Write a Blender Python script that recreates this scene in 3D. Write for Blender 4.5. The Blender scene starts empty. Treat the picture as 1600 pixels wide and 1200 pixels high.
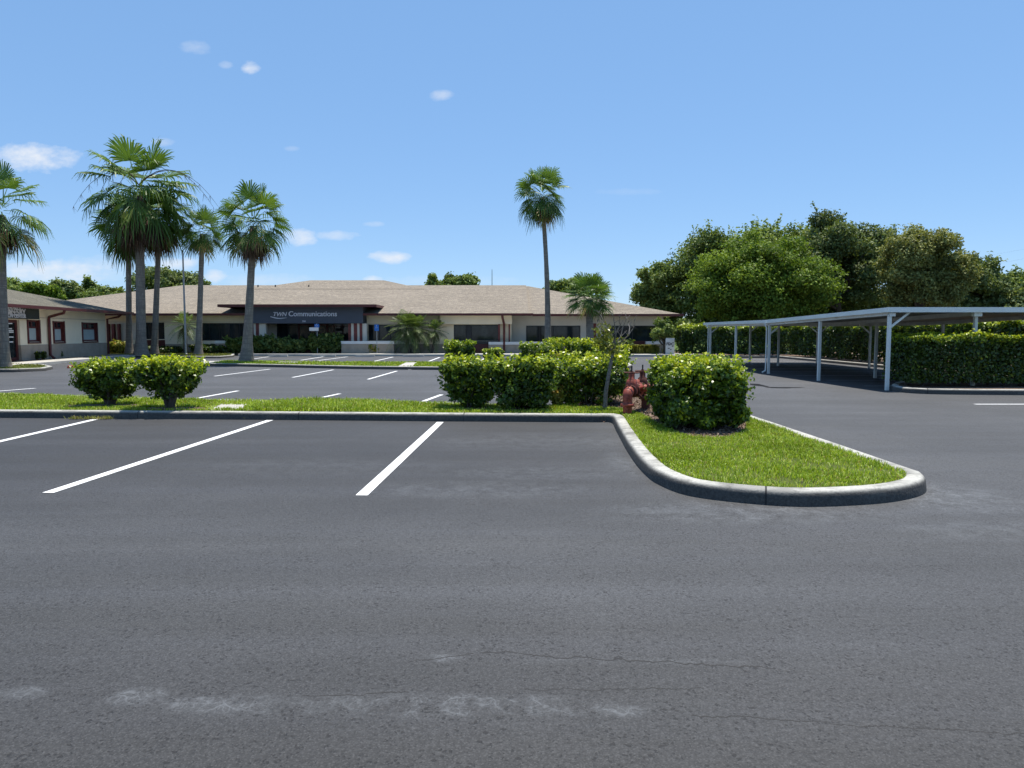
import bpy, bmesh, math, random
import numpy as np
from mathutils import Vector, Matrix
import mathutils.geometry as mgeo
R = math.radians
random.seed(7); RNG = np.random.default_rng(7)
S = bpy.context.scene
COL = S.collection

# ------------------------------------------------------------------ camera
H = 1.6; FPX = 1110.0; PITCH = math.atan(80/FPX)
cam = bpy.data.cameras.new("camera"); camo = bpy.data.objects.new("camera", cam); COL.objects.link(camo)
cam.sensor_width = 36; cam.lens = FPX/1600*36; cam.clip_end = 3000; cam.clip_start = .05
camo.location = (0, 0, H); camo.rotation_euler = (math.pi/2-PITCH, 0, 0); S.camera = camo
ca, sa = math.cos(PITCH), math.sin(PITCH)
def ray(px, py):
    cx = (px-800)/FPX; cy = (600-py)/FPX
    return Vector((cx, ca+cy*sa, -sa+cy*ca))
def G(px, py, z=0.0):                       # photo pixel -> point on the level z
    d = ray(px, py); t = (z-H)/d.z
    return Vector((d.x*t, d.y*t, z))
def AT(px, py, Y):                          # photo pixel -> point at the distance Y
    d = ray(px, py); t = Y/d.y
    return Vector((d.x*t, Y, H+d.z*t))
def XA(px, Y, py=520): return AT(px, py, Y).x
def ZA(py, Y, px=800): return AT(px, py, Y).z

# ------------------------------------------------------------------ light and sky
SUN_DIR = Vector((0.13, 0.25, 0.96)).normalized()
elev = math.asin(SUN_DIR.z); azim = math.atan2(SUN_DIR.x, SUN_DIR.y)
sun = bpy.data.lights.new("sun", 'SUN'); sun.energy = 5.0; sun.angle = R(.53); sun.color = (1, .94, .85)
suno = bpy.data.objects.new("sun", sun); COL.objects.link(suno)
suno.rotation_euler = (-SUN_DIR).to_track_quat('-Z', 'Y').to_euler()
W = bpy.data.worlds.new("World"); S.world = W; W.use_nodes = True
nt = W.node_tree; N = nt.nodes; L = nt.links; N.clear()
def nd(t, **k):
    n = N.new(t)
    for a, b in k.items(): setattr(n, a, b)
    return n
out = nd('ShaderNodeOutputWorld'); bg = nd('ShaderNodeBackground'); bg.inputs[1].default_value = .10
sky = nd('ShaderNodeTexSky'); sky.sky_type = 'NISHITA'; sky.sun_disc = False
sky.sun_elevation = elev; sky.sun_rotation = azim; sky.air_density = .9; sky.dust_density = .0; sky.ozone_density = 2.5
tc = nd('ShaderNodeTexCoord'); sep = nd('ShaderNodeSeparateXYZ'); L.new(tc.outputs['Generated'], sep.inputs[0])
def m_(op, a, b=None, c=None):
    n = nd('ShaderNodeMath', operation=op)
    for i, x in enumerate((a, b, c)):
        if x is None: continue
        if isinstance(x, (int, float)): n.inputs[i].default_value = x
        else: L.new(x, n.inputs[i])
    return n.outputs[0]
yy = m_('MAXIMUM', sep.outputs[1], .02)
u = m_('DIVIDE', sep.outputs[0], yy); v = m_('DIVIDE', sep.outputs[2], yy)
cmb = nd('ShaderNodeCombineXYZ'); L.new(u, cmb.inputs[0]); L.new(v, cmb.inputs[1])
mp = nd('ShaderNodeMapping'); mp.inputs['Scale'].default_value = (34, 62, 1); L.new(cmb.outputs[0], mp.inputs[0])
ns = nd('ShaderNodeTexNoise'); ns.inputs['Scale'].default_value = 1.0; ns.inputs['Detail'].default_value = 7; ns.inputs['Roughness'].default_value = .6
L.new(mp.outputs[0], ns.inputs['Vector'])
nz = m_('MULTIPLY_ADD', ns.outputs[0], 2.6, -1.3)
CL = [(50,246,62,20,.9),(80,424,100,17,.8),(150,420,60,20,.35),(305,75,22,10,.3),(393,106,15,9,.7),(353,101,12,5,.3),(690,149,17,8,.45),
      (256,222,18,6,.3),(468,371,26,13,.85),(525,368,34,7,.55),(610,402,30,9,.85),(336,431,18,11,.8),(275,412,36,10,.8),
      (582,350,16,4,.3),(456,232,10,4,.2),(582,436,16,5,.7),(700,440,110,9,.22),(420,440,80,12,.3),(1000,452,24,5,.3),(980,300,50,5,.1)]
acc = None
for (px, py, a, b, s) in CL:
    d = ray(px, py); u0 = d.x/d.y; v0 = d.z/d.y; a2 = a/FPX*1.15; b2 = b/FPX*1.15
    ma = nd('ShaderNodeVectorMath', operation='MULTIPLY_ADD'); L.new(cmb.outputs[0], ma.inputs[0])
    ma.inputs[1].default_value = (1/a2, 1/b2, 0); ma.inputs[2].default_value = (-u0/a2, -v0/b2, 0)
    dt = nd('ShaderNodeVectorMath', operation='DOT_PRODUCT'); L.new(ma.outputs[0], dt.inputs[0]); L.new(ma.outputs[0], dt.inputs[1])
    r2 = m_('MULTIPLY_ADD', dt.outputs['Value'], -1.0, 1.0)
    k = m_('ADD', r2, nz); k = m_('MAXIMUM', k, 0.0); k = m_('MINIMUM', k, 1.3); k = m_('MULTIPLY', k, s/1.3)
    acc = k if acc is None else m_('MAXIMUM', acc, k)
acc = m_('MULTIPLY', acc, m_('GREATER_THAN', sep.outputs[1], .03))
mx = nd('ShaderNodeMix', data_type='RGBA'); L.new(acc, mx.inputs['Factor'])
tn = nd('ShaderNodeMix', data_type='RGBA'); tn.inputs['Factor'].default_value = .52; L.new(sky.outputs[0], tn.inputs['A']); tn.inputs['B'].default_value = (1.75, 3.65, 6.75, 1); L.new(tn.outputs['Result'], mx.inputs['A']); mx.inputs['B'].default_value = (6.0, 6.3, 6.8, 1)
L.new(mx.outputs['Result'], bg.inputs[0]); L.new(bg.outputs[0], out.inputs[0])
S.view_settings.view_transform = 'Standard'; S.view_settings.look = 'None'; S.view_settings.exposure = 0.5; S.view_settings.gamma = 1
S.render.engine = 'CYCLES'
S.cycles.max_bounces = 4; S.cycles.diffuse_bounces = 2; S.cycles.transmission_bounces = 2; S.cycles.glossy_bounces = 2; S.cycles.use_adaptive_sampling = True; S.cycles.adaptive_threshold = .02; S.cycles.use_denoising = True

# ------------------------------------------------------------------ materials
class NT:
    def __init__(s, name):
        s.m = bpy.data.materials.new(name); s.m.use_nodes = True; s.t = s.m.node_tree; s.n = s.t.nodes; s.l = s.t.links
        s.b = s.n['Principled BSDF']; s.o = s.n['Material Output']
    def node(s, t, **k):
        n = s.n.new(t)
        for a, b in k.items(): setattr(n, a, b)
        return n
    def set(s, n, i, x):
        if isinstance(x, bpy.types.NodeSocket): s.l.new(x, n.inputs[i])
        else: n.inputs[i].default_value = x
    def math(s, op, a, b=None, c=None, clamp=False):
        n = s.node('ShaderNodeMath', operation=op, use_clamp=clamp)
        for i, x in enumerate((a, b, c)):
            if x is not None: s.set(n, i, x)
        return n.outputs[0]
    def pos(s, scale=(1,1,1), obj=False, rot=0):
        if obj: v = s.node('ShaderNodeTexCoord').outputs['Object']
        else: v = s.node('ShaderNodeNewGeometry').outputs['Position']
        mp = s.node('ShaderNodeMapping'); mp.inputs['Scale'].default_value = scale; mp.inputs['Rotation'].default_value = (0,0,rot); s.l.new(v, mp.inputs[0]); return mp.outputs[0]
    def noise(s, scale, detail=4, rough=.55, vec=None, dist=0):
        n = s.node('ShaderNodeTexNoise'); n.inputs['Scale'].default_value = scale; n.inputs['Detail'].default_value = detail; n.inputs['Roughness'].default_value = rough; n.inputs['Distortion'].default_value = dist
        s.l.new(vec if vec is not None else s.pos(), n.inputs['Vector']); return n.outputs[0]
    def vor(s, scale, vec=None, feature='F1', out='Distance'):
        n = s.node('ShaderNodeTexVoronoi', feature=feature, voronoi_dimensions='2D'); n.inputs['Scale'].default_value = scale
        s.l.new(vec if vec is not None else s.pos(), n.inputs['Vector']); return n.outputs[out]
    def ramp(s, fac, *st, interp='LINEAR'):
        n = s.node('ShaderNodeValToRGB'); n.color_ramp.interpolation = interp; e = n.color_ramp.elements
        while len(e) < len(st): e.new(.5)
        for x, (p, c) in zip(e, st):
            x.position = p; x.color = (*c, 1) if len(c) == 3 else c
        s.l.new(fac, n.inputs[0]); return n.outputs[0]
    def step(s, fac, a, b):
        n = s.node('ShaderNodeMapRange'); n.interpolation_type = 'SMOOTHSTEP'; s.set(n, 0, fac); n.inputs[1].default_value = a; n.inputs[2].default_value = b; return n.outputs[0]
    def mix(s, f, a, b, blend='MIX'):
        n = s.node('ShaderNodeMix', data_type='RGBA', blend_type=blend)
        s.set(n, 'Factor', f)
        for k, x in (('A', a), ('B', b)):
            if isinstance(x, tuple): x = (*x, 1) if len(x) == 3 else x
            s.set(n, k, x)
        return n.outputs['Result']
    def bump(s, h, st=.3, dist=.02):
        n = s.node('ShaderNodeBump'); n.inputs['Strength'].default_value = st; n.inputs['Distance'].default_value = dist; s.l.new(h, n.inputs['Height']); s.l.new(n.outputs[0], s.b.inputs['Normal'])
    def fin(s, col=None, rough=.7, spec=.5, metal=0):
        if col is not None:
            if isinstance(col, tuple): col = (*col, 1)
            s.set(s.b, 'Base Color', col)
        s.set(s.b, 'Roughness', rough); s.b.inputs['Specular IOR Level'].default_value = spec; s.b.inputs['Metallic'].default_value = metal
        return s.m

def painted(name, c, rough=.6, var=.12, scale=3, spec=.4, metal=0):
    t = NT(name); n = t.noise(scale, 5)
    c0 = tuple(x*(1-var) for x in c); c1 = tuple(min(1, x*(1+var)) for x in c)
    return t.fin(t.ramp(n, (.3, c0), (.7, c1)), rough, spec, metal)

def leaf_mat(name, stops, trans=.3, rough=.42, spec=.45):
    t = NT(name); a = t.node('ShaderNodeAttribute', attribute_name='var')
    col = t.ramp(a.outputs['Fac'], *stops); t.fin(col, rough, spec)
    tr = t.node('ShaderNodeBsdfTranslucent')
    g = t.mix(1.0, col, (1.0, 1.0, .45), 'MULTIPLY'); t.l.new(g, tr.inputs[0])
    ms = t.node('ShaderNodeMixShader'); ms.inputs[0].default_value = trans
    t.l.new(t.b.outputs[0], ms.inputs[1]); t.l.new(tr.outputs[0], ms.inputs[2]); t.l.new(ms.outputs[0], t.o.inputs[0])
    return t.m

M = {}
# asphalt: fine aggregate, pits, pale efflorescence, cracks
t = NT('asphalt'); P = t.pos()
big = t.noise(.35, 4, .55, P); band = t.noise(1.0, 4, .6, t.pos((.06, .9, 1)))
base = t.ramp(t.math('ADD', t.math('MULTIPLY', big, .5), t.math('MULTIPLY', band, .5)), (.36, (.0315, .0328, .0350)), (.5, (.0415, .0428, .0455)), (.64, (.055, .0565, .0595)))
fine = t.noise(120, 3, .7, P); base = t.mix(1.0, base, t.ramp(fine, (.28, (.45,.45,.45)), (.5, (.97,.97,.97)), (.72, (1.7,1.7,1.7))), 'MULTIPLY')
sp = t.noise(34, 5, .7, P); base = t.mix(1.0, base, t.ramp(sp, (.35, (.74,.74,.74)), (.5, (1,1,1)), (.64, (1.24,1.24,1.24))), 'MULTIPLY')
Pd = t.pos((1, 1, 1)); bw = t.noise(1.0, 5, .65, t.pos((.12, 2.2, 1))); base = t.mix(1.0, base, t.ramp(bw, (.34, (.90,.89,.86)), (.5, (1,1,1)), (.66, (1.09,1.10,1.13))), 'MULTIPLY')
n9 = t.node('ShaderNodeTexNoise'); n9.inputs['Scale'].default_value = 26; n9.inputs['Detail'].default_value = 3; t.l.new(P, n9.inputs['Vector']); s9 = t.node('ShaderNodeVectorMath', operation='SCALE'); s9.inputs['Scale'].default_value = .05; t.l.new(n9.outputs['Color'], s9.inputs[0]); a9 = t.node('ShaderNodeVectorMath', operation='ADD'); t.l.new(P, a9.inputs[0]); t.l.new(s9.outputs[0], a9.inputs[1]); PD = a9.outputs[0]
pit = t.math('MAXIMUM', t.math('SUBTRACT', 1.0, t.step(t.math('ADD', t.vor(13, PD), t.math('MULTIPLY_ADD', t.noise(3, 4, .8, P), .9, -.475)), .05, .12)), t.math('SUBTRACT', 1.0, t.step(t.math('ADD', t.vor(30, PD), t.math('MULTIPLY_ADD', t.noise(5, 4, .8, P), .9, -.475)), .05, .16))); pm = t.step(t.noise(6, 4, .8, P), .46, .52)
base = t.mix(t.math('MULTIPLY', t.math('MULTIPLY', pit, pm), .92), base, (.012, .012, .013))
grit = t.math('SUBTRACT', 1.0, t.step(t.vor(45, P), .08, .22)); base = t.mix(t.math('MULTIPLY', grit, .3), base, (.14, .14, .145))
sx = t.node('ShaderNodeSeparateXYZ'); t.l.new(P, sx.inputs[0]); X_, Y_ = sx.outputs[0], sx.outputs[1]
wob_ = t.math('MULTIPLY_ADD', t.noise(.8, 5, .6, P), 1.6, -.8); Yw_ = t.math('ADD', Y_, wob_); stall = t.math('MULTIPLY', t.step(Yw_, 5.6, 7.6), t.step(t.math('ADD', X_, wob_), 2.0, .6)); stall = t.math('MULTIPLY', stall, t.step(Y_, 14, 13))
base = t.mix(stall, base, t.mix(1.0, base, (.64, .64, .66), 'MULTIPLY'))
vignette = t.step(t.math('ADD', Y_, t.math('MULTIPLY', wob_, .3)), 4.6, 2.6); base = t.mix(vignette, base, t.mix(1.0, base, (.74, .73, .71), 'MULTIPLY')); farz = t.step(t.math('ADD', Y_, wob_), 16, 22); base = t.mix(farz, base, t.mix(1.0, base, (1.28, 1.28, 1.30), 'MULTIPLY'))  # lens vignette put into the near asphalt colour; asphalt farther off made paler
# pale mineral crazing near the kerb nose and in a band close to the viewer
dist = t.node('ShaderNodeVectorMath', operation='ADD'); nv = t.node('ShaderNodeTexNoise'); nv.inputs['Scale'].default_value = 9; t.l.new(P, nv.inputs['Vector'])
sc = t.node('ShaderNodeVectorMath', operation='SCALE'); sc.inputs['Scale'].default_value = .2; t.l.new(nv.outputs['Color'], sc.inputs[0]); t.l.new(P, dist.inputs[0]); t.l.new(sc.outputs[0], dist.inputs[1])
edge = t.vor(6, dist.outputs[0], 'DISTANCE_TO_EDGE'); lines = t.math('SUBTRACT', 1.0, t.step(edge, .0, .07))
edge2 = t.vor(17, dist.outputs[0], 'DISTANCE_TO_EDGE'); lines2 = t.math('SUBTRACT', 1.0, t.step(edge2, .0, .10))
ln = t.math('MAXIMUM', lines, t.math('MULTIPLY', lines2, .7))
sx = t.node('ShaderNodeSeparateXYZ'); t.l.new(P, sx.inputs[0]); X_, Y_ = sx.outputs[0], sx.outputs[1]
def blob(x, y, rx, ry):
    a = t.math('DIVIDE', t.math('SUBTRACT', X_, x), rx); b = t.math('DIVIDE', t.math('SUBTRACT', Y_, y), ry)
    return t.step(t.math('ADD', t.math('MULTIPLY', a, a), t.math('MULTIPLY', b, b)), 1.0, 0.0)
g0 = G(520, 1105); gk = G(1250, 800); gk2 = G(1480, 770); gs = G(720, 765)
msk = None
blobs = [(G(600,1104), 1.15, .14, .55), (G(1000,1035), .8, .05, .35), (G(720,1103), .75, .12, 1.0), (G(350,1100), .35, .10, .8), (G(215,1090), .16, .10, 1.0), (G(930,1112), .3, .07, .8), (G(690,1030), .12, .06, 1.1), (G(30,1085), .15, .08, .7),
         (G(1180,800), 1.7, .55, .62), (G(1470,775), .9, .9, .75), (G(740,765), 1.6, .5, .42), (G(850,690), 2.2, 1.0, .3), (G(980,725), .35, 1.0, .6), (G(1540,830), .9, .35, .5), (G(830,740), 1.2, .5, .4), (G(500,730), 2, .8, .2)]
for g, rx, ry, s in blobs:
    k = t.math('MULTIPLY', blob(g.x, g.y, rx, ry), s); msk = k if msk is None else t.math('MAXIMUM', msk, k)
patch = t.step(t.noise(5, 5, .7, P), .38, .62)
w_ = t.math('MULTIPLY', t.math('MULTIPLY', msk, patch), t.math('MULTIPLY_ADD', ln, .6, .26))
base = t.mix(t.math('MULTIPLY', w_, .46), base, (.26, .28, .30))
# long cracks
def crack(p0, p1, wdt, amp, seed):
    nn = t.node('ShaderNodeTexNoise', noise_dimensions='1D'); nn.inputs['Scale'].default_value = 5; nn.inputs['Detail'].default_value = 6; nn.inputs['Roughness'].default_value = .65
    t.l.new(t.math('ADD', X_, seed), nn.inputs['W'])
    k = (p1.y-p0.y)/(p1.x-p0.x)
    yl = t.math('ADD', t.math('MULTIPLY_ADD', X_, k, p0.y-k*p0.x), t.math('MULTIPLY_ADD', nn.outputs[0], amp, -amp/2))
    d = t.math('ABSOLUTE', t.math('SUBTRACT', Y_, yl))
    wn = t.math('MULTIPLY', t.noise(8, 3, .6, P), wdt*2)
    on = t.math('SUBTRACT', 1.0, t.step(t.math('DIVIDE', d, wn), .5, 1.1))
    return t.math('MULTIPLY', on, t.math('MULTIPLY', t.math('GREATER_THAN', X_, p0.x), t.math('LESS_THAN', X_, p1.x)))
cr = crack(G(750,1020), G(1210,1046), .0065, .12, 3.1)
for a, b, s in ((G(1080,1118), G(1640,1152), 9.7), (G(470,1090), G(640,1082), 5.2), (G(640,1036), G(740,1022), 6.6), (G(820,1080), G(1100,1077), 1.3)):
    cr = t.math('MAXIMUM', cr, crack(a, b, .0045, .09, s))
hair = t.math('MULTIPLY', t.math('SUBTRACT', 1.0, t.step(t.vor(1.6, dist.outputs[0], 'DISTANCE_TO_EDGE'), .0, .007)), t.step(t.noise(.6, 3, .6, P), .52, .6))
base = t.mix(t.math('MULTIPLY', hair, .7), base, (.018,.018,.018))
base = t.mix(cr, base, (.012,.011,.010))
hgt = t.math('SUBTRACT', t.math('ADD', t.math('MULTIPLY', fine, .5), t.math('MULTIPLY', sp, .5)), t.math('MULTIPLY', t.math('MAXIMUM', cr, pit), .6))
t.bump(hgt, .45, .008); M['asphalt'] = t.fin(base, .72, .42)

t = NT('road_paint'); n = t.noise(14, 5, .7); wear = t.step(n, .32, .44); fn = t.noise(90, 3)
M['paint'] = t.fin(t.mix(wear, (.30, .30, .30), t.ramp(fn, (.3, (.62,.63,.63)), (.7, (.80,.80,.79)))), .7)
t = NT('faded_paint'); n = t.noise(10, 5, .7); M['paint_old'] = t.fin(t.ramp(n, (.35, (.16,.165,.18)), (.6, (.42,.44,.47))), .7)
# concrete kerb: pale worn top, face darkened by mildew and by shade put into the colour, joints from the uv
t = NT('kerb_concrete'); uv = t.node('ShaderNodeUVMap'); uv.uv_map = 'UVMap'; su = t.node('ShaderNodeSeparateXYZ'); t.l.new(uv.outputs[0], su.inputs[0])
n1 = t.noise(2.2, 6, .65); n2 = t.noise(38, 4, .6)
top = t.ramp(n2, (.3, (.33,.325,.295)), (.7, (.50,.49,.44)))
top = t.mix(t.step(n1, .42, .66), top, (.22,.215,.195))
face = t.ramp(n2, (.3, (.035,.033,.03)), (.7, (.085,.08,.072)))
stain_shade = t.math('SUBTRACT', 1.0, t.step(t.math('ADD', su.outputs[1], t.math('MULTIPLY_ADD', n1, .06, -.03)), .095, .135))
c = t.mix(stain_shade, top, face); fr = t.math('FRACT', t.math('DIVIDE', su.outputs[0], 3.05)); j = t.math('LESS_THAN', fr, .006)
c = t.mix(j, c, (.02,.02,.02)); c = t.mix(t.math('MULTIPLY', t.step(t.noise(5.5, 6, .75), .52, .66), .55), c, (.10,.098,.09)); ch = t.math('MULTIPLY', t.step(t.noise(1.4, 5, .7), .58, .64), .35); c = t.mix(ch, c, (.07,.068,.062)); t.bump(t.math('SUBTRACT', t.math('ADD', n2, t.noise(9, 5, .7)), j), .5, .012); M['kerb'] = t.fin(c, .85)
t = NT('pale_concrete'); n1 = t.noise(.9, 6, .65); n2 = t.noise(30, 4)
M['conc'] = t.fin(t.mix(t.step(n1, .42, .75), t.ramp(n2, (.3, (.36,.345,.31)), (.7, (.50,.48,.43))), (.22,.21,.19)), .85)
t = NT('grass_soil'); n = t.noise(6, 6, .7); n2 = t.noise(60, 4); M['soil'] = t.fin(t.mix(t.step(n2, .4, .65), t.ramp(n, (.3, (.05,.07,.008)), (.6, (.10,.13,.014)), (.8, (.13,.12,.03))), (.03,.035,.01)), .9, .2)
t = NT('far_grass'); n = t.noise(.4, 6, .7); M['field'] = t.fin(t.ramp(n, (.3, (.05,.09,.02)), (.7, (.10,.14,.035))), .95, .1)
t = NT('mulch_ground'); n = t.noise(30, 6, .75); M['mulch'] = t.fin(t.ramp(n, (.3, (.045,.03,.022)), (.5, (.13,.09,.065)), (.7, (.26,.19,.145))), .95, .2); 
M['grass'] = leaf_mat('grass_blades', [(0, (.13,.17,.008)), (.35, (.235,.345,.02)), (.6, (.36,.50,.04)), (.85, (.52,.62,.11)), (.95, (.60,.60,.22)), (1, (.45,.33,.14))], .35, .45, .3)
M['grass_dry'] = leaf_mat('dry_grass_blades', [(0, (.12,.14,.03)), (.5, (.20,.22,.045)), (.85, (.30,.29,.09)), (1, (.32,.22,.12))], .3, .6, .2)
M['bush'] = leaf_mat('bush_leaves', [(0, (.03,.055,.012)), (.35, (.065,.12,.018)), (.6, (.15,.24,.02)), (.8, (.38,.47,.03)), (1, (.58,.62,.04))], .34, .36, .5)
M['hedge'] = leaf_mat('hedge_leaves', [(0, (.028,.05,.012)), (.4, (.06,.10,.018)), (.65, (.14,.21,.022)), (.85, (.34,.43,.03)), (1, (.50,.55,.04))], .32, .4, .45)
M['oak'] = leaf_mat('oak_leaves', [(0, (.07,.10,.036)), (.5, (.15,.20,.07)), (1, (.30,.36,.14))], .3, .6, .2)
M['leafy'] = leaf_mat('bright_tree_leaves', [(0, (.075,.12,.018)), (.5, (.155,.24,.034)), (1, (.28,.38,.06))], .35, .6, .2)
M['midtree'] = leaf_mat('mid_tree_leaves', [(0, (.09,.135,.04)), (.5, (.19,.26,.07)), (1, (.34,.41,.13))], .3, .6, .2)
M['olive'] = leaf_mat('olive_tree_leaves', [(0, (.11,.125,.04)), (.5, (.24,.26,.08)), (1, (.38,.40,.14))], .28, .6, .2)
M['fan'] = leaf_mat('fan_palm_leaves', [(0, (.04,.075,.018)), (.5, (.085,.16,.03)), (.8, (.16,.26,.045)), (.9, (.27,.26,.07)), (1, (.34,.23,.10))], .32, .5, .35)
M['dead'] = leaf_mat('dead_palm_leaves', [(0, (.045,.030,.022)), (.5, (.09,.058,.040)), (1, (.19,.13,.085))], .15, .7, .2)
M['feather'] = leaf_mat('feather_palm_leaves', [(0, (.045,.08,.022)), (.5, (.11,.17,.04)), (1, (.28,.33,.11))], .28, .5, .3)
M['croton'] = leaf_mat('croton_leaves', [(0, (.10,.13,.02)), (.5, (.35,.36,.06)), (.8, (.55,.30,.07)), (1, (.45,.08,.05))], .25, .4, .4)
t = NT('bark'); n = t.noise(9, 5, .6, t.pos((1, 1, .3))); M['bark'] = t.fin(t.ramp(n, (.3, (.05,.043,.036)), (.7, (.14,.12,.10))), .9, .2)
t = NT('pale_bark'); n = t.noise(30, 4); M['palebark'] = t.fin(t.ramp(n, (.3, (.10,.092,.08)), (.7, (.26,.24,.215))), .85, .2)
t = NT('palm_bark'); rg = t.noise(1, 3, .5, t.pos((1.5, 1.5, 16))); n = t.noise(5, 5, .65, t.pos((3, 3, .5)))
t.bump(rg, .5, .03); M['palm'] = t.fin(t.mix(t.step(rg, .42, .62), t.ramp(n, (.3, (.15,.13,.11)), (.7, (.31,.27,.225))), (.18,.155,.13)), .9, .2)
# building
def shingle(name, a, b, c2):
    t = NT(name); br = t.node('ShaderNodeTexBrick'); t.l.new(t.pos((1, 1.03, 0)), br.inputs['Vector']); br.inputs['Scale'].default_value = 1
    br.inputs['Brick Width'].default_value = .33; br.inputs['Row Height'].default_value = .16; br.inputs['Mortar Size'].default_value = .008; br.inputs['Bias'].default_value = 0; br.offset = .5
    br.inputs['Color1'].default_value = (*a, 1); br.inputs['Color2'].default_value = (*b, 1); br.inputs['Mortar'].default_value = (*tuple(x*.6 for x in a), 1)
    n = t.noise(2.6, 8, .85, t.pos((1, 2.2, 0))); c = t.mix(t.step(n, .48, .54), br.outputs[0], (*c2,)); n4 = t.noise(5.5, 6, .85, t.pos((1, 2.0, 0)))
    c = t.mix(1.0, c, t.ramp(n4, (.38, (.66,.65,.64)), (.5, (1,1,1)), (.62, (1.34,1.32,1.30))), 'MULTIPLY'); n3 = t.noise(.25, 4)
    c = t.mix(1.0, c, t.ramp(t.noise(1.0, 3, .6, t.pos((.2, 6, 0))), (.36, (.86,.86,.86)), (.64, (1.12,1.12,1.12))), 'MULTIPLY')
    c = t.mix(1.0, c, t.ramp(n3, (.3, (.92,.92,.92)), (.7, (1.06,1.06,1.06))), 'MULTIPLY')
    return t.fin(c, .95, .1)
M['roof'] = shingle('tan_shingles', (.215,.185,.148), (.31,.27,.215), (.19,.168,.142))
M['roof2'] = shingle('grey_shingles', (.10,.096,.074), (.165,.155,.122), (.11,.104,.088))
M['wall'] = painted('cream_stucco', (.90,.78,.57), .85, .05, 1.2, .2)
M['wall_grey'] = painted('grey_stucco', (.64,.59,.50), .85, .05, 1.2, .2)
t = NT('taupe_wainscot'); br = t.node('ShaderNodeTexBrick'); t.l.new(t.node('ShaderNodeTexCoord').outputs['Object'], br.inputs['Vector']); n = t.noise(3, 5)
M['wains'] = t.fin(t.ramp(n, (.3, (.33,.275,.215)), (.7, (.41,.34,.27))), .85, .2)
M['cap'] = painted('pale_cap', (.72,.71,.68), .8, .06)
M['red'] = painted('dark_red_trim', (.10,.021,.019), .5, .2)
M['redcol'] = painted('red_column_paint', (.15,.035,.030), .6, .2)
M['navy'] = painted('slate_fascia', (.070,.082,.105), .7, .06, 2)
M['signgreen'] = painted('dark_green_sign', (.030,.040,.036), .6, .1)
M['letters'] = painted('silver_letters', (.62,.64,.70), .5, .05)
M['soffit'] = painted('cream_soffit', (.74,.68,.57), .8, .04)
M['dark'] = painted('dark_frame', (.018,.018,.02), .4, .2)
t = NT('window_glass'); n = t.noise(.9, 4, .6, t.pos((1.4, 1, .8))); M['glass'] = t.fin(t.ramp(n, (.35, (.008,.011,.013)), (.55, (.020,.03,.034)), (.75, (.045,.065,.065))), .06, .35)
M['blind'] = painted('pale_window_blind', (.38,.45,.45), .5, .06)
M['white'] = painted('white_metal', (.74,.76,.72), .45, .05, 2)
M['whitedirty'] = painted('weathered_white_metal', (.60,.60,.55), .55, .12, 4)
M['under'] = painted('roof_underside_metal', (.42,.41,.38), .6, .06)
t = NT('red_pipe_paint'); n = t.noise(26, 5, .7); M['pipe'] = t.fin(t.ramp(n, (.3, (.09,.022,.014)), (.45, (.22,.045,.028)), (.6, (.36,.075,.042)), (.78, (.42,.15,.10))), .55, .4)
t = NT('dark_pipe_rust'); n = t.noise(30, 5, .7); M['rust'] = t.fin(t.ramp(n, (.3, (.035,.016,.012)), (.7, (.14,.045,.032))), .8, .3)
M['steel'] = painted('grey_steel', (.30,.31,.32), .4, .1, 5, .5, .6)
M['galv'] = painted('grey_pole_paint', (.33,.34,.35), .5, .1)
M['blue'] = painted('blue_sign', (.02,.15,.50), .45, .05)
M['signwhite'] = painted('white_sign', (.72,.74,.74), .5, .05)
M['black'] = painted('black_letters', (.03,.02,.02), .6, .1)
M['stopred'] = painted('red_paint', (.55,.08,.05), .6, .1)
t = NT('wet_patch'); M['wet'] = t.fin((.006,.006,.007), .8, .1)
M['stem'] = painted('brown_stems', (.09,.07,.05), .9, .3, 20, .2)

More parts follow.
